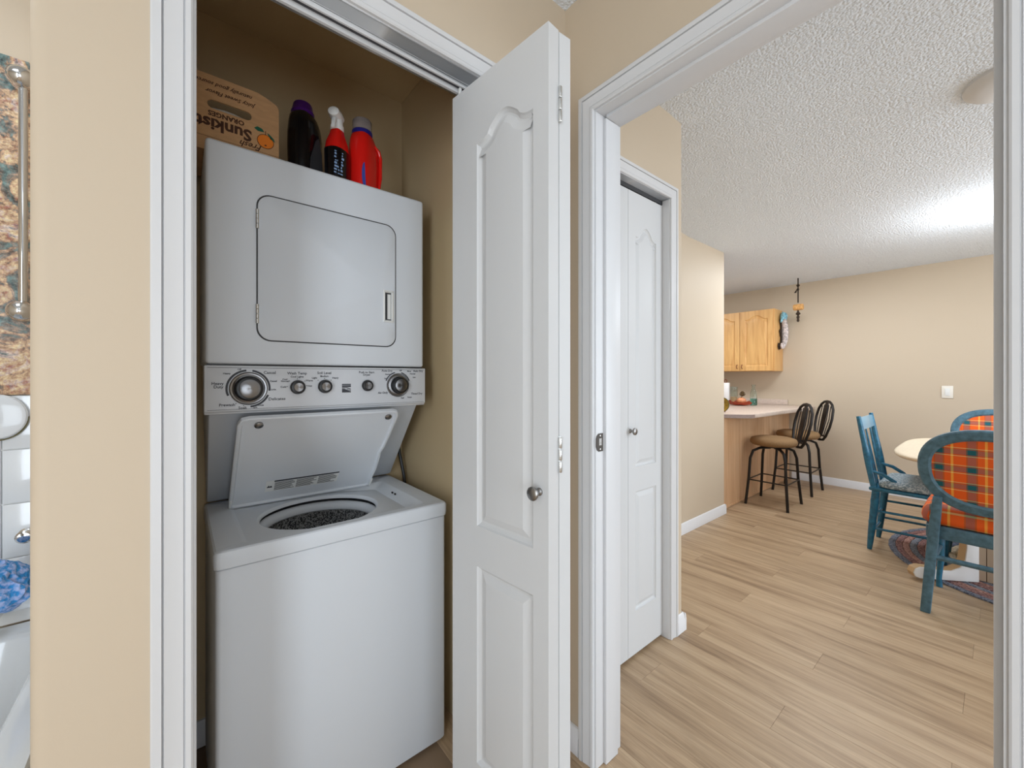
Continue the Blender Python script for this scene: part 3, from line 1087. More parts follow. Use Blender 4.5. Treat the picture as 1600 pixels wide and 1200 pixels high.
for a0, a1 in ((96, 202), (-8, 80), (-85, -22)):
    arc(0.1475, 1.184, 0.0475, 0.0525, a0, a1)
for a0, a1 in ((104, 160), (20, 74)):
    arc(0.5795, 1.188, 0.0425, 0.0460, a0, a1)
T = lambda s, x, z, size=0.0095, **k: text_into(pr, s, size, (x, DY - 0.0002, z), **k)
for s, x, z, k in [('Heavy', 0.078, 1.198, .0105), ('Duty', 0.080, 1.189, .0105), ('Prewash', 0.099, 1.1405, .0105), ('Soak', 0.1335, 1.1315, .0100), ('Delicates', 0.216, 1.153, .0115),
                   ('Casual', 0.198, 1.228, .0115), ('Wash Temp', 0.268, 1.2265, .0105), ('Cool Lights', 0.268, 1.2165, .0075), ('Cold', 0.232, 1.187, .0075), ('Cool', 0.236, 1.209, .0065), ('Normal', 0.236, 1.2035, .0065),
                   ('Warm', 0.301, 1.205, .0075), ('Hot', 0.302, 1.189, .0075), ('Soil Level', 0.343, 1.228, .0105), ('Medium', 0.343, 1.218, .0075), ('Light', 0.315, 1.213, .0075), ('Heavy', 0.375, 1.213, .0075),
                   ('Push to Start', 0.4725, 1.231, .0095), ('Dryer', 0.4725, 1.223, .0095), ('Auto Dry', 0.541, 1.237, .0095), ('Auto Dry', 0.655, 1.237, .0095), ('Air Only', 0.527, 1.163, .0095), ('Timed Dry', 0.650, 1.157, .0095),
                   ('Normal', 0.545, 1.225, .0065), ('Less', 0.537, 1.211, .0065), ('Normal', 0.634, 1.227, .0065), ('More', 0.621, 1.236, .0065), ('Less', 0.640, 1.215, .0065), ('Casual', 0.207, 1.204, .0065), ('Light', 0.207, 1.180, .0065),
                   ('Rinse', 0.176, 1.137, .0065), ('Spin', 0.163, 1.1315, .0060), ('Heavy', 0.098, 1.225, .0065), ('Off', 0.126, 1.2365, .0065), ('Timed', 0.622, 1.145, .0065), ('Off', 0.589, 1.238, .0065), ('Fluff', 0.596, 1.143, .0065)]:
    T(s, x, z, k, bold=0.0002)
for x, z in ((0.2685, 1.2105), (0.248, 1.204), (0.289, 1.204), (0.242, 1.188), (0.2935, 1.190), (0.3435, 1.2115), (0.325, 1.206), (0.3625, 1.206), (0.1185, 1.1435), (0.1360, 1.1372), (0.1455, 1.226)):
    pr.lathe([(0.0013, 0.0002), (0.0013, 0.0007)], (x, DY, z), 8, '-y')
pr.build('lettering', M['ink'], cno, smooth=False)['kind'] = 'stuff'
# square striped emblem
em = MB()
ez, ex = 1.1805, 0.4085
em.box(ex - 0.0135, ex + 0.0135, DY - 0.0008, DY, ez + 0.010, ez + 0.0135)
em.box(ex - 0.0135, ex + 0.0135, DY - 0.0008, DY, ez + 0.0035, ez + 0.0088)
em.prism([(ex - 0.0135, ez - 0.0005), (ex - 0.0135, ez + 0.0025), (ex + 0.002, ez + 0.0025), (ex + 0.0135, ez - 0.002), (ex + 0.0135, ez - 0.0045), (ex, ez + 0.0002)], DY - 0.0008, DY, 'y')
em.prism([(ex - 0.0135, ez - 0.0135), (ex - 0.0135, ez - 0.0018), (ex - 0.006, ez - 0.0018), (ex + 0.0135, ez - 0.0105), (ex + 0.0135, ez - 0.0135)], DY - 0.0008, DY, 'y')
em.prism([(ex + 0.003, ez - 0.0032), (ex + 0.0135, ez - 0.0062), (ex + 0.0135, ez - 0.0088), (ex - 0.001, ez - 0.003)], DY - 0.0008, DY, 'y')
em.build('emblem', M['ink'], cno, smooth=False)
# hose and drain pipe in the dark gap beside the machine
wh = thing('water_hose', (0.725, 1.62, 0.0), 'black water hose behind the right rear corner of the washer', 'hose')
MB().tube([(0.735, 1.60, 0.0), (0.735, 1.60, 0.74), (0.732, 1.605, 0.80), (0.722, 1.63, 0.90), (0.718, 1.66, 1.02)], 0.007, 8).build('pipe', M['black'], wh)
hs = thing('drain_hose', (-0.03, 1.60, 0.0), 'dark grey drain hose in the gap left of the washer', 'hose')
MB().tube([(-0.03, 1.62, 0.0), (-0.03, 1.62, 0.5), (-0.032, 1.62, 1.2), (-0.03, 1.60, 1.7), (-0.028, 1.62, 1.84)], 0.017, 12).build('pipe', M['sprinkle'], hs)
MB().lathe([(0.024, 1.69), (0.024, 1.75)], (-0.03, 1.6, 0), 14).build('clamp', M['nickel'], hs)

# ------------------------------------------------------------------ things on the dryer
TZ = 1.8462
BX0, BX1, BY0, BY1, BZ1 = -0.086, 0.234, 1.40, 1.60, 2.057
bx = thing('cardboard_box', ((BX0 + BX1) / 2, 1.5, TZ), 'upside-down brown cardboard orange box with handle slot on top of the dryer', 'box')
fr = MB()
bm = fr.bm
TH = 0.005
outer = [(BX0, TZ), (BX1, TZ), (BX1, BZ1 - 0.03), (BX1 - 0.006, BZ1 - 0.018), (BX1 - 0.03, BZ1 - 0.008), (BX1 - 0.055, BZ1), (BX0, BZ1)]
slot = rrect(0.060, 0.164, 1.965, 1.990, 0.0122, 6)
ringsf = []
for y in (BY0, BY0 + TH):
    o_ = [bm.verts.new((p[0], y, p[1])) for p in outer]
    s_ = [bm.verts.new((p[0], y, p[1])) for p in slot]
    fill_outline(bm, [o_, s_])
    ringsf.append((o_, s_))
for q in (0, 1):
    A, B = ringsf[0][q], ringsf[1][q]
    for i in range(len(A)):
        j = (i + 1) % len(A)
        bm.faces.new((A[i], A[j], B[j], B[i]))
fro = fr.build('front_panel', M['cardboard'], bx, angle=30)
MB().box(BX0, BX1, BY1 - TH, BY1, TZ, BZ1 - 0.004).build('back_panel', M['cardboard'], bx)
MB().box(BX0, BX0 + TH, BY0 + TH, BY1 - TH, TZ, BZ1 - 0.006).build('side_panel', M['cardboard'], bx)
MB().box(BX1 - TH, BX1, BY0 + TH, BY1 - TH, TZ, BZ1 - 0.032).build('side_panel', M['cardboard'], bx)
MB().box(BX0 + TH, BX1 - TH, BY0 + TH, BY1 - TH, TZ, TZ + TH).build('bottom_panel', M['cardboard'], bx)
pt_ = MB()
R, U = (-1, 0, 0), (0, 0, -1)
B_ = lambda s, size, x, z, **k: text_into(pt_, s, size, (x, BY0 - 0.0002, z), R, U, **k)
B_('Sunkist', 0.045, 0.164, 1.9225, align='LEFT', bold=0.0016)
B_('ORANGES', 0.0185, 0.146, 1.9515, align='LEFT', bold=0.0007)
B_('Juicy Sweet Flavor', 0.0155, 0.172, 2.0115, align='LEFT', shear=0.35, bold=0.0003)
B_('naturally good source', 0.0150, 0.166, 2.034, align='LEFT', shear=0.35, bold=0.0003)
B_('Fresh', 0.024, 0.190, 1.894, align='LEFT', shear=0.4, bold=0.0004)
pt_.box(BX0, BX1, BY0 - 0.0006, BY0 - 0.0001, 1.8835, 1.8842)
pt_.build('printing', M['ink_dark'], fro, smooth=False)
og = MB()
og.prism(ellipse(0.199, 1.919, 0.0205, 0.0195, 24), BY0 - 0.0010, BY0 - 0.0002, 'y')
og.build('orange_print', M['orange'], fro)
og = MB()
og.prism(ellipse(0.199, 1.919, 0.0220, 0.0210, 24), BY0 - 0.0006, BY0 - 0.0001, 'y')
og.box(0.1982, 0.2000, BY0 - 0.0012, BY0, 1.938, 1.950)
og.prism(ellipse(0.199, 1.9075, 0.003, 0.002, 8), BY0 - 0.0014, BY0 - 0.0002, 'y')
og.build('print_outline', M['ink_dark'], fro)
og = MB()
og.prism([(0.196, 1.946), (0.190, 1.954), (0.178, 1.957), (0.170, 1.950), (0.180, 1.944)], BY0 - 0.0010, BY0 - 0.0002, 'y')
og.prism([(0.203, 1.946), (0.209, 1.944), (0.220, 1.934), (0.224, 1.925), (0.212, 1.930)], BY0 - 0.0010, BY0 - 0.0002, 'y')
og.build('leaf_print', M['green'], fro)
bag = MB()
bag.lathe([(0.02, 1.855), (0.06, 1.87), (0.066, 1.93), (0.068, 1.97), (0.055, 1.985), (0.02, 1.99)], (0.10, 1.482, 0), 20)
bag.xf(Matrix.Translation((0.10, 0, 0)) @ Matrix.Diagonal((1.5, 1, 1, 1)) @ Matrix.Translation((-0.10, 0, 0)))
for v in bag.bm.verts:
    v.co += Vector((random.uniform(-.004, .004), random.uniform(-.004, .004), random.uniform(-.003, .003)))
bgo = bag.build('plastic_bag', M['paper'], None, origin=(0.10, 1.482, TZ + 0.006))
tag(bgo, 'crumpled pale bag seen through the slot of the cardboard box', 'bag')


def bottle_oval(levels, c, n=28):
    """levels: (z, rx, ry, dx) rings of a flattened bottle"""
    mb = MB()
    rings = []
    for z, rx, ry, dx in levels:
        ring = []
        for k in range(n):
            a = 2 * PI * k / n
            ca, sa = math.cos(a), math.sin(a)
            e = 0.75
            ring.append((c[0] + dx + rx * math.copysign(abs(ca) ** e, ca), c[1] + ry * math.copysign(abs(sa) ** e, sa), c[2] + z))
        rings.append(ring)
    mb.grid(rings)
    return mb


# black bottle with purple cap
c = (0.318, 1.45, TZ)
b1 = thing('detergent_bottle', c, 'black detergent bottle with purple cap on the dryer beside the cardboard box', 'bottle', 'bottles on the dryer')
RZ = lambda a, c: Matrix.Translation(c) @ Matrix.Rotation(a, 4, 'Z') @ Matrix.Translation((-c[0], -c[1], -c[2]))
bo = bottle_oval([(0.0, 0.048, 0.034, 0), (0.004, 0.052, 0.038, 0), (0.10, 0.055, 0.040, 0), (0.15, 0.055, 0.040, 0), (0.188, 0.050, 0.037, -0.002), (0.208, 0.042, 0.034, -0.006), (0.218, 0.032, 0.030, -0.009)], c)
bo.xf(RZ(0.65, c)).build('body', M['blackgloss'], b1)
lb_ = MB().prism([(-0.028, 0.012), (0.034, 0.012), (0.026, 0.10), (0.012, 0.15), (-0.002, 0.135), (-0.022, 0.07)], -0.0425, -0.0385, 'y')
lb_.xf(Matrix.Translation(c)).xf(RZ(0.65, c)).build('label_patch', M['greylabel'], b1)
hdl = MB().tube([(0.030, 0, 0.202), (0.049, 0, 0.193), (0.060, 0, 0.168), (0.061, 0, 0.12), (0.054, 0, 0.095)], 0.008, 10)
hdl.xf(Matrix.Translation(c)).xf(RZ(0.65, c)).build('handle', M['blackgloss'], b1)
MB().lathe([(0.0345, 0.216), (0.0345, 0.226), (0.032, 0.229), (0.028, 0.250), (0.025, 0.255), (0.004, 0.257)], (c[0] - 0.008, c[1] - 0.004, c[2]), 28).build('cap', M['purple'], b1)
# red spray bottle with white trigger head
c = (0.405, 1.405, TZ)
b2 = thing('spray_bottle', c, 'red spray bottle with white trigger head between the two detergents', 'bottle', 'bottles on the dryer')
bo = bottle_oval([(0, 0.028, 0.022, 0), (0.004, 0.031, 0.025, 0), (0.12, 0.033, 0.026, 0), (0.150, 0.029, 0.024, 0), (0.180, 0.019, 0.018, 0), (0.196, 0.0155, 0.0155, 0)], c)
bo.xf(RZ(0.6, c)).build('body', M['red'], b2)
b2.scale = (1.2, 1.2, 0.95)
MB().lathe([(0.0165, 0.194), (0.0175, 0.197), (0.0175, 0.212), (0.013, 0.215)], c, 20).build('collar', M['white'], b2)
hdm = MB()
hdm.lathe([(0.0145, 0.214), (0.0155, 0.225), (0.015, 0.236), (0.013, 0.244)], c, 18)
hdm.lathe([(0.008, -0.034), (0.0145, -0.030), (0.0175, -0.012), (0.0165, 0.010), (0.011, 0.016)], (c[0], c[1], c[2] + 0.244), 18, 'y')
hdm.xf(RZ(-0.6, c)).build('trigger_head', M['white'], b2)
tg = MB().prism([(-0.010, 0.232), (-0.026, 0.226), (-0.032, 0.205), (-0.036, 0.186), (-0.031, 0.184), (-0.024, 0.204), (-0.018, 0.216), (-0.008, 0.218)], -0.005, 0.005, 'x')
tg.xf(Matrix.Translation(c)).xf(RZ(-0.6, c)).build('trigger', M['white'], b2, bevel=0.0015)
lbl = bottle_oval([(0.004, 0.0318, 0.0258, 0), (0.118, 0.0338, 0.0268, 0), (0.122, 0.0335, 0.0266, 0)], c)
lbl.xf(RZ(0.6, c)).build('label_band', M['blackgloss'], b2)
lg = MB()
lgd = random.Random(3)
for r in range(8):
    for k in range(3):
        y_ = 0.030 + r * 0.0105
        x_ = -0.024 + k * 0.009 + lgd.uniform(-.002, .002)
        lg.box(x_, x_ + lgd.uniform(.004, .008), -0.0285, -0.0272, y_, y_ + lgd.uniform(.003, .0075))
lg.xf(Matrix.Translation(c)).xf(RZ(0.25, c)).build('label_print', M['lightblue'], b2)
# red jug
c = (0.505, 1.435, TZ)
b3 = thing('detergent_jug', c, 'bright red detergent jug with clear cap and navy ring on the dryer', 'bottle', 'bottles on the dryer')
bo = bottle_oval([(0, 0.050, 0.034, 0), (0.005, 0.056, 0.039, 0), (0.11, 0.059, 0.041, 0), (0.158, 0.056, 0.040, -0.001), (0.190, 0.049, 0.037, -0.004), (0.209, 0.038, 0.033, -0.009), (0.215, 0.030, 0.030, -0.012)], c)
bo.xf(RZ(0.62, c)).build('body', M['red'], b3)
rg = MB().lathe([(0.0345, 0.213), (0.0345, 0.226), (0.029, 0.228)], (c[0] - 0.009, c[1] - 0.006, c[2]), 28).build('neck_ring', M['bluering'], b3)
MB().lathe([(0.0325, 0.2285), (0.0325, 0.262), (0.030, 0.266), (0.004, 0.2665)], (c[0] - 0.009, c[1] - 0.006, c[2]), 28).build('cap', M['mauve'], b3)
gr = MB().tube([(0.006, -0.038, 0.183), (0.026, -0.041, 0.174), (0.034, -0.043, 0.15), (0.033, -0.043, 0.08), (0.024, -0.042, 0.02)], [0.003, 0.006, 0.0065, 0.0065, 0.003], 10)
gr.xf(Matrix.Translation(c)).xf(RZ(0.62, c)).build('grip_ridge', M['red'], b3)
lp = MB().prism(ellipse(-0.036, 0.062, 0.012, 0.042, 18), -0.0395, -0.0375, 'y')
lp.xf(Matrix.Translation(c)).xf(RZ(0.45, c)).build('label_patch', M['bluelabel'], b3)

# ------------------------------------------------------------------ bathroom glimpse
tb = thing('bathtub', (-0.75, 1.30, 0), 'white bathtub end below the bathroom tiles', 'bathtub')
t = MB()
t.grid([[(p[0], p[1], z) for p in rrect(*r)] for r, z in (
    ((-1.12, -0.21, 0.96, 1.7835, 0.02), 0.0), ((-1.12, -0.21, 0.96, 1.7835, 0.02), 0.50), ((-1.115, -0.215, 0.965, 1.7832, 0.02), 0.512),
    ((-1.06, -0.27, 1.02, 1.72, 0.08), 0.512), ((-1.05, -0.28, 1.03, 1.71, 0.09), 0.50), ((-0.98, -0.31, 1.1, 1.66, 0.1), 0.16), ((-0.92, -0.36, 1.16, 1.6, 0.1), 0.12))])
t.build('tub_shell', M['tub'], tb, angle=50)
bar = thing('shower_slide_bar', (-0.35, 1.75, 1.40), 'chrome vertical slide bar with round end mounts on the bathroom wall', 'shower bar')
MB().tube([(-0.3375, 1.745, 1.40), (-0.3375, 1.745, 2.06)], 0.0095, 16).build('rod', M['chrome'], bar)
for z in (1.400, 2.052):
    MB().lathe([(0.016, 0.058), (0.024, 0.050), (0.030, 0.034), (0.031, 0.018), (0.027, 0.0), (0.016, -0.012), (0.003, -0.016)], (-0.340, 1.728, z), 24, 'y').build('end_mount', M['chrome'], bar)
sd = thing('soap_dish', (-0.40, 1.78, 1.09), 'white ceramic soap dish set in the bathroom tiles', 'soap dish')
s = MB()
s.grid([[(-0.390 + rx * math.cos(a), 1.782 - dy, 1.105 + rz * math.sin(a)) for a in [2 * PI * k / 32 for k in range(32)]] for rx, rz, dy in ((0.056, 0.062, 0), (0.056, 0.062, 0.008), (0.053, 0.059, 0.012), (0.040, 0.046, 0.015), (0.01, 0.012, 0.016))])
s.build('dish', M['tile'], sd)
s = MB()
s.tube([(-0.390 + 0.056 * math.cos(math.radians(a)), 1.778, 1.103 + 0.064 * math.sin(math.radians(a))) for a in range(-150, 1, 10)], 0.0018, 8)
s.build('rim_shade', M['ceramic_rim'], sd)  # dark arc paints the shade along the dish's lower edge
vk = thing('shower_valve', (-0.353, 1.78, 0.79), 'chrome shower valve knob on the white tiles', 'shower valve')
MB().lathe([(0.018, 0.0), (0.018, 0.004), (0.012, 0.008)], (-0.337, 1.7835, 0.765), 20, '-y').build('escutcheon', M['chrome'], vk)
MB().lathe([(0.009, 0.006), (0.009, 0.016), (0.016, 0.020), (0.018, 0.034), (0.013, 0.039), (0.003, 0.040)], (-0.337, 1.7835, 0.765), 20, '-y').build('handle', M['chrome'], vk)
spt = thing('tub_spout', (-0.40, 1.78, 0.58), 'chrome tub spout under the blue bath puff', 'faucet')
MB().tube([(-0.395, 1.783, 0.573), (-0.395, 1.74, 0.571), (-0.395, 1.69, 0.563), (-0.395, 1.668, 0.550)], [0.024, 0.022, 0.02, 0.017], 16).build('spout', M['chrome'], spt)
lo = MB()
bmesh.ops.create_icosphere(lo.bm, subdivisions=4, radius=0.062)
rl = random.Random(5)
dirs = [Vector((rl.gauss(0, 1), rl.gauss(0, 1), rl.gauss(0, 1))).normalized() for _ in range(26)]
for v in lo.bm.verts:
    d = v.co.normalized()
    k = max(d.dot(q) for q in dirs)
    v.co = d * (0.054 + 0.022 * (k ** 8) + 0.004 * math.sin(40 * d.x + 30 * d.z))
lo.xf(Matrix.Translation((-0.362, 1.61, 0.675)))
lf_ = lo.build('puff', LOOFAH, None, origin=(-0.362, 1.61, 0.675))
lf_.name = 'bath_puff'
tag(lf_, 'blue and lilac net bath puff hanging at the tub', 'bath puff')
cl = MB().tube([(-0.372, 1.63, 0.70), (-0.378, 1.66, 0.72), (-0.385, 1.70, 0.62), (-0.39, 1.70, 0.595)], 0.003, 8)
cl.build('hanging_loop', M['white'], lf_)

# ------------------------------------------------------------------ kitchen
pn = thing('kitchen_peninsula', (4.7, 1.75, 0), 'oak panelled kitchen peninsula under the laminate counter', 'cabinet')
MB().box(3.77, 5.655, 1.633, 2.20, 0.001, 0.842).build('carcass', M['beadgap'], pn)
for a, b in ((3.765, 4.203), (4.209, 4.664), (4.672, 5.112), (5.120, 5.652)):
    MB().box(a, b, 1.622, 1.633, 0.004, 0.842).build('panel', M['oakpanel'], pn, bevel=0.002, seg=1)
MB().box(3.765, 5.652, 1.617, 1.622, 0.004, 0.02).build('shoe_moulding', M['oakpanel'], pn)
ct = thing('countertop', (4.7, 1.8, 0.85), 'pink beige laminate countertop with clipped corner over the oak panels', 'countertop')
cpoly = [(3.79, 2.25), (3.79, 1.64), (3.815, 1.615), (3.95, 1.455), (3.985, 1.432), (4.03, 1.425), (5.62, 1.36), (5.655, 1.375), (5.662, 2.25)]
MB().prism(cpoly, 0.8435, 0.880).build('slab', M['counter'], ct, bevel=0.004, seg=2)
ed_ = MB()
ins = [(p[0], p[1]) for p in cpoly]
ed_.prism([(3.7885, 1.64), (3.8135, 1.6135), (3.9485, 1.4535), (3.984, 1.430), (4.03, 1.423), (4.03, 1.4245), (3.9845, 1.4315), (3.9495, 1.4545), (3.8145, 1.6145), (3.7895, 1.641)], 0.8455, 0.8775)
ed_.build('edge_band', M['countedge'], ct)
MB().box(5.645, 5.668, 1.64, 2.6, 0.8805, 0.945).build('backsplash', M['counter'], ct, bevel=0.003)

uc = thing('upper_cabinet', (5.5, 2.1, 1.29), 'golden oak two door wall cabinet with arched door panels', 'cabinet')
MB().box(5.378, 5.669, 1.693, 2.62, 1.290, 2.022).build('carcass', M['oak'], uc, bevel=0.002)


def cab_door(y0, y1, hy):
    # door in plane X=5.378 facing -X ; local x -> -Y
    wdt = y1 - y0
    a, b = 0.055, wdt - 0.055
    o = arch_outline(a, b, 1.35, 1.915, 0.045)
    m = leaf_mesh(wdt, 1.294, 2.018, 0.019, [o])
    m.xf(Matrix(((0, 1, 0, 5.358), (-1, 0, 0, y1), (0, 0, 1, 0), (0, 0, 0, 1))))
    d = m.build('door', M['oak'], uc, angle=15)
    MB().tube([(5.358, hy, 1.322), (5.338, hy, 1.327), (5.330, hy, 1.345), (5.338, hy, 1.363), (5.358, hy, 1.368)], 0.0045, 8).build('handle', M['brownwood'], d)


cab_door(1.700, 2.061, 2.035)
cab_door(2.067, 2.43, 2.093)
# seahorse ornament on the cabinet end
sh = thing('seahorse_ornament', (5.57, 1.68, 1.75), 'mottled shell seahorse ornament with blue head on the cabinet end', 'ornament')
path = [(5.545, 1.905), (5.575, 1.885), (5.60, 1.84), (5.612, 1.78), (5.612, 1.71), (5.60, 1.65), (5.575, 1.605), (5.54, 1.575), (5.505, 1.565), (5.487, 1.585), (5.497, 1.612), (5.52, 1.612)]
MB().tube([(x_, 1.654, z_) for x_, z_ in path], [0.022, 0.028, 0.034, 0.037, 0.035, 0.030, 0.025, 0.021, 0.017, 0.014, 0.011, 0.007], 12).build('body', M['shellwhite'], sh)
bk = MB().tube([(x_ - 0.006, 1.680, z_) for x_, z_ in path], [0.030, 0.036, 0.042, 0.045, 0.043, 0.038, 0.033, 0.029, 0.024, 0.020, 0.016, 0.011], 12)
bk.xf(Matrix.Translation((0, 1.683, 0)) @ Matrix.Diagonal((1, 0.18, 1, 1)) @ Matrix.Translation((0, -1.680, 0)))
bk.build('backing', M['darkcord'], sh)
hd_ = MB().tube([(5.60, 1.654, 1.90), (5.595, 1.654, 1.945), (5.565, 1.654, 1.955), (5.535, 1.654, 1.930), (5.50, 1.654, 1.895), (5.475, 1.654, 1.868)], [0.020, 0.032, 0.036, 0.026, 0.013, 0.010], 12)
hd_.build('head', M['shellblue'], sh)
MB().prism([(5.57, 1.985), (5.585, 2.005), (5.597, 1.985), (5.617, 1.992), (5.615, 1.965), (5.63, 1.955), (5.60, 1.94), (5.56, 1.965)], 1.668, 1.676, 'y').build('crest', M['shellblue'], sh)
MB().prism([(5.545, 1.79), (5.52, 1.765), (5.535, 1.74), (5.55, 1.70), (5.58, 1.70), (5.58, 1.80)], 1.676, 1.69, 'y').build('backing_fin', M['darkcord'], sh)
# hanging ornament from ceiling
ho = thing('hanging_ornament', (5.35, 1.451, 1.83), 'dark cord ornament with cork barrel hanging from the ceiling beside the oak cabinet', 'ornament')
MB().tube([(5.35, 1.451, 2.05), (5.35, 1.451, 2.327)], 0.0065, 8).build('cord', M['darkcord'], ho)
for zz, rr in ((2.245, 0.018), (2.20, 0.012)):
    MB().lathe([(0.004, zz - 0.022), (rr, zz), (0.004, zz + 0.016)], (5.35, 1.451, 0), 10).build('bead', M['darkcord'], ho)
MB().prism([(1.451, 2.225), (1.475, 2.185), (1.490, 2.165), (1.468, 2.165)], 5.346, 5.354, 'x').build('ribbon', M['darkcord'], ho)
MB().lathe([(0.030, -0.045), (0.034, -0.04), (0.036, 0), (0.034, 0.04), (0.030, 0.045)], (5.35, 1.448, 2.0), 16, 'z').xf(Matrix.Translation((5.35, 1.448, 2.0)) @ Matrix.Rotation(PI / 2, 4, 'X') @ Matrix.Translation((-5.35, -1.448, -2.0))).build('cork_barrel', M['cork'], ho)
MB().lathe([(0.003, 1.835), (0.014, 1.845), (0.010, 1.87), (0.016, 1.89), (0.008, 1.91), (0.024, 1.925), (0.012, 1.945), (0.004, 1.975)], (5.35, 1.451, 0), 10).build('tassel', M['darkcord'], ho)
# switch
sw = thing('light_switch', (5.668, 0.330, 1.07), 'white light switch on the bare far wall', 'light switch')
MB().box(5.662, 5.6695, 0.292, 0.368, 1.015, 1.133).build('plate', M['cream'], sw, bevel=0.003)
MB().box(5.658, 5.663, 0.313, 0.347, 1.038, 1.110).build('rocker', M['white'], sw, bevel=0.002)
# ceiling disc
cd = MB().lathe([(0.02, -0.030), (0.07, -0.028), (0.10, -0.018), (0.115, -0.004), (0.118, 0.02)], (0, 0, 0), 32)
cd.xf(Matrix.Translation((2.52, -0.01, 2.384)) @ Matrix.Rotation(math.radians(5.5), 4, 'Y'))
cdo = cd.build('ceiling_medallion', M['trim'], None, origin=(2.52, -0.01, 2.38))
tag(cdo, 'round white disc fixture on the popcorn ceiling', 'ceiling fixture')

# things on the counter
KZ = 0.8806
pr_ = thing('paper_towel_holder', (5.35, 2.229, KZ), 'white paper towel roll on a stand with brown ring finial on the counter', 'paper towel')
MB().lathe([(0.045, 0), (0.045, 0.012), (0.04, 0.016)], (5.35, 2.229, KZ), 24).build('base', M['brownwood'], pr_)
MB().lathe([(0.045, 0.017), (0.047, 0.02), (0.047, 0.262), (0.045, 0.265), (0.015, 0.265)], (5.35, 2.229, KZ), 24).build('roll', M['papertowel'], pr_)
rg_ = MB().tube([(5.35, 2.229 + 0.017 * math.sin(a), KZ + 0.285 - 0.020 * math.cos(a)) for a in [2 * PI * k / 16 for k in range(17)]], 0.005, 8)
rg_.build('finial', M['brownwood'], pr_)
gb = thing('glass_bottle', (5.3, 1.887, KZ), 'clear milk bottle with green tint at the base on the counter', 'bottle')
MB().lathe([(0.034, 0.0), (0.038, 0.004), (0.038, 0.13), (0.030, 0.165), (0.019, 0.20), (0.018, 0.225), (0.021, 0.232), (0.021, 0.247), (0.017, 0.247), (0.015, 0.20), (0.026, 0.162), (0.034, 0.128), (0.034, 0.085)], (5.3, 1.887, KZ), 24, cap1=False).build('bottle_wall', M['glass'], gb)
MB().lathe([(0.030, 0.006), (0.0335, 0.008), (0.0335, 0.08), (0.002, 0.082)], (5.3, 1.887, KZ), 24).build('green_base', M['glassgreen'], gb)
tr = thing('leaf_tray', (5.15, 1.99, KZ), 'rust red leaf shaped tray on the kitchen counter', 'tray')
tm_ = MB()
n = 40
rings = []
for k, (f, z) in enumerate(((0.35, 0.0), (0.75, 0.008), (1.0, 0.045), (0.97, 0.046), (0.72, 0.013), (0.3, 0.006))):
    rings.append([(5.15 + 0.085 * f * (1 + 0.12 * math.sin(5 * a)) * math.cos(a), 1.985 + 0.128 * f * (1 + 0.12 * math.sin(5 * a)) * math.sin(a), KZ + z + 0.02 * f * f * math.sin(3 * a + 1) * (k in (2, 3))) for a in [2 * PI * q / n for q in range(n)]])
tm_.grid(rings)
tm_.build('dish', M['rust'], tr)
pk = thing('decorative_pumpkin', (5.15, 1.965, KZ + 0.016), 'small pale orange pumpkin in the leaf tray', 'pumpkin')
p_m = MB()
rings = []
for i in range(1, 10):
    th_ = PI * i / 10
    rings.append([(5.15 + 0.046 * math.sin(th_) * (1 - 0.10 * abs(math.cos(4 * a))) * math.cos(a), 1.965 + 0.052 * math.sin(th_) * (1 - 0.10 * abs(math.cos(4 * a))) * math.sin(a), KZ + 0.056 - 0.040 * math.cos(th_)) for a in [2 * PI * q / 32 for q in range(32)]])
p_m.grid(rings)
p_m.build('flesh', M['pumpkin'], pk)
MB().tube([(5.15, 1.965, KZ + 0.092), (5.148, 1.962, KZ + 0.106)], [0.007, 0.005], 8).build('stem', M['brownwood'], pk)
pc = thing('pine_cone', (5.15, 1.955, KZ + 0.109), 'dark pine cone sitting on top of the pumpkin', 'pine cone')
pcm = MB()
for lv in range(5):
    for q in range(8):
        a = 2 * PI * (q + 0.5 * (lv % 2)) / 8
        r_ = (0.022, 0.028, 0.027, 0.020, 0.010)[lv]
        z_ = KZ + 0.115 + lv * 0.011
        pcm.lathe([(0.001, 0), (0.007, 0.004), (0.001, 0.010)], (5.15 + r_ * math.cos(a), 1.955 + r_ * math.sin(a), z_), 5)
pcm.lathe([(0.008, 0.109), (0.02, 0.118), (0.018, 0.15), (0.004, 0.17)], (5.15, 1.955, KZ), 10)
pcm.build('scales', M['flower'], pc)['kind'] = 'stuff'
jr = thing('glass_jar', (5.38, 2.14, KZ), 'clear glass jar with tan wax behind the leaf tray', 'jar')
MB().lathe([(0.040, 0), (0.042, 0.003), (0.042, 0.215), (0.039, 0.215), (0.039, 0.10)], (5.38, 2.14, KZ), 24, cap1=False).build('jar_wall', M['glass'], jr)
MB().lathe([(0.037, 0.005), (0.038, 0.09), (0.002, 0.092)], (5.38, 2.14, KZ), 24).build('wax', M['wax'], jr)
pl_ = thing('decorative_plate', (4.02, 1.715, KZ), 'small painted round plate standing at the near end of the counter', 'plate')
pm_ = MB().lathe([(0.066, 0.0), (0.068, 0.004), (0.062, 0.006), (0.045, 0.003), (0.002, 0.002)], (0, 0, 0), 28, '-x')
pm_.xf(Matrix.Translation((4.0, 1.700, KZ + 0.072)) @ Matrix.Rotation(math.radians(8), 4, 'Y'))
pm_.build('face', M['ceramic'], pl_)
pm_ = MB()
for k in range(25):
    pass
pm_.tube([(-0.002, 0.067 * math.cos(a), 0.067 * math.sin(a)) for a in [2 * PI * k / 28 for k in range(29)]], 0.004, 8)
pm_.xf(Matrix.Translation((4.0, 1.700, KZ + 0.073)) @ Matrix.Rotation(math.radians(8), 4, 'Y'))
pm_.build('rim', M['ceramic_rim'], pl_)
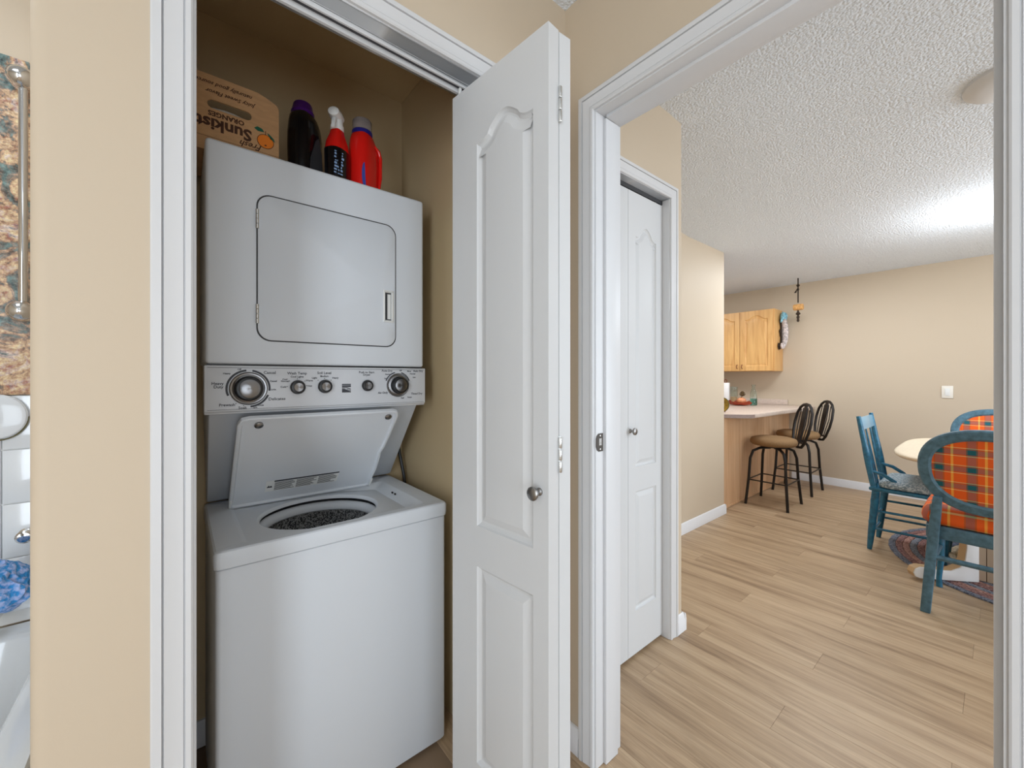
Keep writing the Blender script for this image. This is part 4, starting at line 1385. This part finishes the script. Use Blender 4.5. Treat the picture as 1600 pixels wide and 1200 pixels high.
MB().prism([(3.985, 0.0), (4.06, 0.0), (4.055, 0.006), (4.03, 0.05), (4.022, 0.05), (4.02, 0.006), (3.99, 0.012), (3.985, 0.006)], 1.69, 1.71, 'y').xf(Matrix.Translation((0, 0, KZ))).build('easel', M['brownwood'], pl_)


# ------------------------------------------------------------------ bar stools
def make_stool(label):
    o = thing('bar_stool', (0, 0, 0), label, 'bar stool', 'bar stools at the counter')
    legs = []
    for sx in (-1, 1):
        for sy in (-1, 1):
            ft = Vector((0.195 * sx, 0.175 * sy, 0))
            pth = [ft, Vector((0.170 * sx, 0.155 * sy, 0.25)), Vector((0.160 * sx, 0.146 * sy, 0.44)), Vector((0.140 * sx, 0.128 * sy, 0.51)), Vector((0.09 * sx, 0.085 * sy, 0.537)), Vector((0.02 * sx, 0.02 * sy, 0.54))]
            MB().tube(pth, 0.0125, 10).build('leg', M['blackmetal'], o)
    c4 = [(0.171, 0.156), (-0.171, 0.156), (-0.171, -0.156), (0.171, -0.156)]
    for k in range(4):
        a, b = c4[k], c4[(k + 1) % 4]
        MB().tube([(a[0] * 1.03, a[1] * 1.03, 0.235), (b[0] * 1.03, b[1] * 1.03, 0.235)], 0.006, 8).build('foot_rail', M['blackmetal'], o)
    MB().lathe([(0.05, 0.54), (0.11, 0.548), (0.11, 0.560), (0.05, 0.565)], (0, 0, 0), 20).build('swivel_plate', M['blackmetal'], o)
    yaw = Matrix.Rotation(math.radians(38), 4, 'Z')
    st = MB()
    st.grid([[(p[0], p[1], z) for p in ellipse(0, 0, r, r * 0.97, 36)] for r, z in ((0.12, 0.562), (0.18, 0.567), (0.198, 0.585), (0.20, 0.605), (0.19, 0.628), (0.15, 0.641), (0.06, 0.645))])
    st.xf(yaw).build('seat_cushion', M['seatcloth'], o, angle=60)
    # back hoop: plane at local y=-0.21, leaning back
    B = Matrix.Translation((0, -0.205, 0.56)) @ Matrix.Rotation(math.radians(11), 4, 'X')
    hoop = [(-0.075, 0, 0.0), (-0.11, 0, 0.04), (-0.145, 0, 0.14), (-0.155, 0, 0.23), (-0.14, 0, 0.32), (-0.10, 0, 0.375), (-0.05, 0, 0.402), (0, 0, 0.408)]
    hoop = [(0, 0, -0.008)] + hoop + [(-p[0], p[1], p[2]) for p in reversed(hoop[:-1])] + [(0, 0, -0.008)]
    MB().tube(hoop, 0.012, 10).xf(yaw @ B).build('back_hoop', M['blackmetal'], o)
    MB().tube([(-0.11, 0, 0.04), (0.11, 0, 0.04)], 0.009, 8).xf(yaw @ B).build('back_rail', M['blackmetal'], o)
    MB().tube([(0, 0.20, 0.0), (0, 0.1, -0.004), (0, 0.0, 0.0), (0, -0.003, 0.045)], 0.011, 8).xf(yaw @ B).build('back_bracket', M['blackmetal'], o)
    for t_ in (-0.085, -0.043, 0.043, 0.085):
        MB().tube([(t_ * 0.8, 0, 0.04), (t_ * 1.12, -0.004, 0.22), (t_ * 0.95, 0, 0.385 - abs(t_) * 0.35)], 0.0045, 8).xf(yaw @ B).build('spindle', M['blackmetal'], o)
    bs = MB().grid
    sp_ = MB()
    sp_.grid([[(p[0], -0.004, p[1]) for p in [(-0.020, 0.045), (0.020, 0.045), (0.034, 0.22), (0.026, 0.40), (-0.026, 0.40), (-0.034, 0.22)]], [(p[0], 0.004, p[1]) for p in [(-0.020, 0.045), (0.020, 0.045), (0.034, 0.22), (0.026, 0.40), (-0.026, 0.40), (-0.034, 0.22)]]])
    sp_.xf(yaw @ B).build('back_splat', M['blackmetal'], o)
    return o


s1 = make_stool('black metal bar stool with round brown seat nearest the clipped counter corner')
s1.location = (4.405, 1.395, 0)
s2 = copy_tree(s1)
s2.location = (5.145, 1.40, 0)
s2['label'] = 'black metal bar stool with round brown seat standing closer to the far wall'

# ------------------------------------------------------------------ dining set
rug = thing('braided_rug', (4.13, -0.21, 0), 'oval braided rug of maroon, grey and cream bands under the dining table', 'rug')
NB = 20
for k in range(NB):
    f1 = 1 - k / NB
    f0 = 1 - (k + 1) / NB
    rx1, ry1, rx0, ry0 = 0.81 * f1, 0.745 * f1, 0.81 * f0, 0.745 * f0
    rb = MB()
    E_ = lambda fx, fy, z: [(4.13 + fx * math.cos(a), -0.21 + fy * math.sin(a), z) for a in [2 * PI * q / 72 for q in range(72)]]
    if k < NB - 1:
        mxx, mxy = (rx1 + rx0) / 2, (ry1 + ry0) / 2
        wv = lambda fx, fy, z: [(4.13 + fx * (1 + 0.004 * (q % 2)) * math.cos(2 * PI * q / 96), -0.21 + fy * (1 + 0.004 * (q % 2)) * math.sin(2 * PI * q / 96), z + 0.0008 * (q % 2)) for q in range(96)]
        rb.grid([wv(rx1, ry1, 0.0006), wv(rx1 - 0.002, ry1 - 0.002, 0.007), wv((rx1 * 3 + rx0) / 4, (ry1 * 3 + ry0) / 4, 0.0095), wv((rx1 + rx0 * 3) / 4, (ry1 + ry0 * 3) / 4, 0.0095), wv(rx0 + 0.002, ry0 + 0.002, 0.007), wv(rx0, ry0, 0.0006)], True, False, False)
    else:
        rb.grid([E_(rx1, ry1, 0.0006), E_(rx1 - .002, ry1 - .002, 0.008), E_(rx1 * .5, ry1 * .5, 0.009)])
    rb.build('braid', RUG[[5, 0, 2, 1, 0, 2, 1, 3, 4, 7, 5, 0, 6, 4, 7, 1, 5, 2, 4, 3][k]], rug)

RG = 0.0105
tab = thing('dining_table', (4.13, -0.14, RG), 'cream dining table with pale rounded top and scroll foot pedestal', 'table')
TXC, TYC = 4.13, -0.15


def sup(rx, ry, e=0.55, n=64):
    out = []
    for k in range(n):
        a = 2 * PI * k / n
        ca, sa = math.cos(a), math.sin(a)
        out.append((TXC + rx * math.copysign(abs(ca) ** e, ca), TYC + ry * math.copysign(abs(sa) ** e, sa)))
    return out


tp = MB()
tp.grid([[(p[0], p[1], z) for p in sup(rx, ry)] for rx, ry, z in ((0.69, 0.60, 0.688), (0.712, 0.622, 0.692), (0.722, 0.632, 0.702), (0.722, 0.632, 0.712), (0.715, 0.625, 0.720), (0.70, 0.61, 0.722))])
tp.build('tabletop', M['tabletop'], tab, angle=60)
bs_ = MB().box(3.665, 4.405, -0.36, 0.085, 0.012, 0.60)
bs_.build('pedestal_box', M['beadgap'], tab)
y = -0.36
k = 0
while y < 0.08:
    MB().box(3.655, 3.6655, y + 0.0015, min(y + 0.058, 0.0865), 0.012, 0.60).build('board', M['taupe'], tab, bevel=0.0015, seg=1)
    y += 0.0595
x = 3.667
while x < 4.40:
    MB().box(x + 0.0015, min(x + 0.058, 4.405), 0.085, 0.0955, 0.012, 0.60).build('board', M['taupe'], tab, bevel=0.0015, seg=1)
    x += 0.0595
MB().box(3.70, 4.38, -0.33, 0.06, 0.60, 0.688).build('apron', M['tablebase'], tab)
# scroll feet: outline in (s,z), s measured outwards
FO = [(0.0, 0.003), (0.30, 0.003), (0.325, 0.012), (0.335, 0.035), (0.325, 0.06), (0.30, 0.072), (0.26, 0.070), (0.20, 0.060), (0.14, 0.062), (0.095, 0.085), (0.07, 0.13), (0.062, 0.20), (0.06, 0.33), (0.0, 0.33)]


def foot(corner, direction):
    d = Vector((direction[0], direction[1], 0)).normalized()
    nrm = Vector((-d.y, d.x, 0))
    mtx = Matrix((d, nrm, Vector((0, 0, 1)))).transposed().to_4x4()
    mtx.translation = Vector((corner[0], corner[1], RG))
    m = MB().prism(FO, -0.028, 0.028, 'y')
    m.xf(mtx)
    f = m.build('scroll_foot', M['tablebase'], tab, bevel=0.006, seg=2)
    e = [FO[i] for i in range(2, 13)]
    e2 = offset_poly(FO, -0.0015)[2:13]
    m = MB()
    rings = [[(a[0], yy, a[1]) for a, yy in ((p, -0.022), (q, -0.022), (q, 0.022), (p, 0.022))] for p, q in zip(e, e2)]
    m.grid(rings)
    m.xf(mtx)
    m.build('foot_edge', M['tan'], f)


for cnr, dr in (((3.63, 0.10), (-0.68, 0.78)), ((3.63, -0.38), (-0.68, -0.78))):
    foot(cnr, dr)


def uv_plaid(o, su, sv, axes):
    me = o.data
    uv = me.uv_layers.new(name='UVMap')
    for lp_ in me.loops:
        co = me.vertices[lp_.vertex_index].co
        uv.data[lp_.index].uv = (co[axes[0]] / su, co[axes[1]] / sv)


# oval back chair, local: faces +y, origin on the floor under the seat
def make_oval(label):
    o = thing('oval_back_chair', (0, 0, 0), label, 'chair', 'dining chairs with plaid seats')
    for sx in (-1, 1):
        lg = MB()
        lg.grid([[(sx * (cx_ + dx), cy_ + dy, z) for dx, dy in ((-h, -h), (h, -h), (h, h), (-h, h))] for cx_, cy_, z, h in (
            (0.222, -0.252, 0.0, 0.019), (0.208, -0.222, 0.22, 0.020), (0.196, -0.206, 0.40, 0.021), (0.186, -0.212, 0.52, 0.019), (0.180, -0.222, 0.60, 0.017))])
        lg.build('leg', M['navy'], o, bevel=0.004, seg=2, angle=40, ang_bevel=50)
        MB().tube([(sx * 0.20, 0.165, 0.0), (sx * 0.202, 0.168, 0.05), (sx * 0.194, 0.160, 0.16), (sx * 0.196, 0.165, 0.30), (sx * 0.205, 0.178, 0.36), (sx * 0.203, 0.172, 0.425)], [0.014, 0.012, 0.015, 0.020, 0.028, 0.024], 12).build('leg', M['teal'], o)
    sr = MB()
    out = [(-0.225, -0.195), (0.225, -0.195), (0.24, 0.10), (0.22, 0.18), (0.15, 0.205), (-0.15, 0.205), (-0.22, 0.18), (-0.24, 0.10)]
    sr.prism(out, 0.375, 0.44).build('seat_rail', M['navy'], o, bevel=0.006)
    MB().tube([(-0.205, -0.222, 0.285), (0.205, -0.222, 0.285)], 0.013, 10).build('stretcher', M['navy'], o)
    for sx in (-1, 1):
        MB().tube([(sx * 0.205, -0.222, 0.24), (sx * 0.196, 0.160, 0.24)], 0.011, 10).build('stretcher', M['navy'], o)
    cu = MB()
    cu.grid([[(p[0], p[1], z) for p in offset_poly(rrect(-0.245, 0.245, -0.185, 0.225, 0.07, 6), d)] for d, z in ((0.018, 0.44), (0.002, 0.452), (-0.004, 0.475), (0.0, 0.505), (0.015, 0.532), (0.05, 0.548), (0.10, 0.553))])
    cuo = cu.build('seat_cushion', M['plaid'], o, angle=70)
    uv_plaid(cuo, 0.125, 0.11, (0, 1))
    # oval back, tilted
    B = Matrix.Translation((0, -0.222, 0.745)) @ Matrix.Rotation(math.radians(9), 4, 'X')
    fr_ = MB()
    n = 64
    secs = []
    for k in range(n):
        a = 2 * PI * k / n
        d = Vector((math.cos(a), 0, math.sin(a)))
        egg = 1 + 0.06 * math.sin(a)
        sg = lambda v: math.copysign(abs(v) ** 0.86, v)
        base = Vector((0.226 * sg(math.cos(a)) * egg, 0, 0.190 * sg(math.sin(a))))
        nn = Vector((math.cos(a) / 0.228, 0, math.sin(a) / 0.192)).normalized()
        secs.append([base + nn * u + Vector((0, v, 0)) for u, v in ((0.027, -0.010), (0.020, -0.019), (-0.014, -0.021), (-0.025, -0.013), (-0.025, 0.012), (-0.014, 0.020), (0.020, 0.018), (0.027, 0.010))])
    m8 = len(secs[0])
    VV = [[fr_.bm.verts.new(p) for p in s_] for s_ in secs]
    for k in range(n):
        for q in range(m8):
            fr_.bm.faces.new((VV[k][q], VV[(k + 1) % n][q], VV[(k + 1) % n][(q + 1) % m8], VV[k][(q + 1) % m8]))
    fr_.xf(B).build('back_frame', M['navy'], o, angle=30)
    bp = MB()
    sq = lambda v: math.copysign(abs(v) ** 0.86, v)
    el = lambda f, y: [(0.206 * f * sq(math.cos(a)) * (1 + 0.06 * math.sin(a)), y, 0.170 * f * sq(math.sin(a))) for a in [2 * PI * q / n for q in range(n)]]
    bp.grid([el(0.7, -0.017), el(1.0, -0.011), el(1.0, 0.011), el(0.85, 0.022), el(0.5, 0.030)])
    bp.xf(B)
    bpo = bp.build('back_panel', M['plaid'], o, angle=60)
    uv_plaid(bpo, 0.112, 0.088, (0, 2))
    return o


oc = make_oval('blue oval-back chair with orange plaid seat, its back to the doorway')
oc.location = (3.242, 0.03, 0.0)
oc.rotation_euler = (0, 0, -PI / 2)
oc2 = copy_tree(oc)
oc2.location = (4.755, 0.02, 0.0)
oc2.rotation_euler = (0, 0, PI / 2)

def lift(o, names):
    for ch in o.children:
        if ch.name.split('.')[0] == 'leg' and ch.data.name in names:
            ch.location.z = 0.0118


fl = [c_.data.name for c_ in oc.children if c_.name.split('.')[0] == 'leg' and min(v.co.y for v in c_.data.vertices) > 0]
lift(oc, [n_ for n_ in fl if bpy.data.meshes[n_].vertices[0].co.x > 0])
lift(oc2, fl)
oc2['label'] = 'blue oval-back chair with orange plaid back on the far side of the dining table'

# spindle chair, faces -Y
sc_ = thing('spindle_chair', (3.93, 0.40, 0), 'teal blue spindle back chair with grey blue cushion at the table end', 'chair')
# back posts and legs
LEG = [((3.775, 0.596, 0.002), (3.735, 0.555, 0.43)), ((4.10, 0.596, 0.002), (4.12, 0.555, 0.43)), ((3.79, 0.235, 0.0145), (3.74, 0.215, 0.43)), ((4.09, 0.235, 0.0145), (4.12, 0.215, 0.43))]
for a, b in LEG:
    a, b = Vector(a), Vector(b)
    L_ = [a.lerp(b, t_) for t_ in (0, 0.12, 0.3, 0.42, 0.46, 0.5, 0.62, 0.78, 0.82, 0.86, 1)]
    MB().tube(L_, [0.014, 0.017, 0.020, 0.021, 0.023, 0.021, 0.022, 0.023, 0.025, 0.023, 0.022], 12).build('leg', M['teal'], sc_)
MB().prism([(3.69, 0.19), (4.17, 0.19), (4.16, 0.59), (3.70, 0.59)], 0.43, 0.455).build('seat', M['teal'], sc_, bevel=0.01)
cu = MB()
cu.grid([[(p[0], p[1], z) for p in rrect(3.70 + d, 4.155 - d, 0.20 + d, 0.545 - d, 0.06, 6)] for d, z in ((0.015, 0.456), (0.0, 0.465), (0.0, 0.485), (0.02, 0.503), (0.07, 0.51))])
cu.build('seat_cushion', M['cushion'], sc_, angle=70)
for t_, (a, b) in zip((0.30, 0.62), ((0, 2), (1, 3))):
    pass
rung = lambda i, j, f: MB().tube([Vector(LEG[i][0]).lerp(Vector(LEG[i][1]), f), Vector(LEG[j][0]).lerp(Vector(LEG[j][1]), f)], 0.0085, 8).build('rung', M['teal'], sc_)
rung(0, 2, 0.36); rung(0, 2, 0.66); rung(1, 3, 0.36); rung(1, 3, 0.66); rung(0, 1, 0.28); rung(0, 1, 0.52)
PST = [((3.735, 0.565, 0.45), (3.765, 0.655, 0.935)), ((4.125, 0.565, 0.45), (4.305, 0.655, 0.93))]
PST[1] = ((4.125, 0.565, 0.45), (4.20, 0.655, 0.935))
for a, b in PST:
    a, b = Vector(a), Vector(b)
    MB().tube([a.lerp(b, t_) for t_ in (0, 0.1, 0.35, 0.5, 0.6, 0.8, 1)], [0.020, 0.021, 0.022, 0.020, 0.017, 0.016, 0.013], 12).build('back_post', M['teal'], sc_)
q = [Vector(PST[0][0]).lerp(Vector(PST[0][1]), f) for f in (0.80, 0.975)] + [Vector(PST[1][0]).lerp(Vector(PST[1][1]), f) for f in (0.975, 0.80)]
cr = MB()
cr.grid([[p + Vector((0, -0.008, 0)) for p in q], [p + Vector((0, 0.008, 0)) for p in q]])
cr.build('crest_rail', M['teal_light'], sc_, bevel=0.003)
for f in (0.34, 0.68):
    a = Vector(PST[0][0]).lerp(Vector(PST[1][0]), f)
    b = Vector(PST[0][0]).lerp(Vector(PST[0][1]), 0.81).lerp(Vector(PST[1][0]).lerp(Vector(PST[1][1]), 0.81), f)
    MB().tube([a.lerp(b, t_) for t_ in (0, 0.25, 0.5, 0.75, 1)], [0.007, 0.010, 0.009, 0.007, 0.005], 8).build('spindle', M['teal'], sc_)
for k in (0, 1):
    xk = PST[k][0][0]
    MB().tube([(xk, 0.583, 0.56), (xk, 0.52, 0.545), (xk, 0.46, 0.505), (xk, 0.43, 0.458)], [0.010, 0.012, 0.012, 0.010], 8).build('hip_brace', M['teal'], sc_)
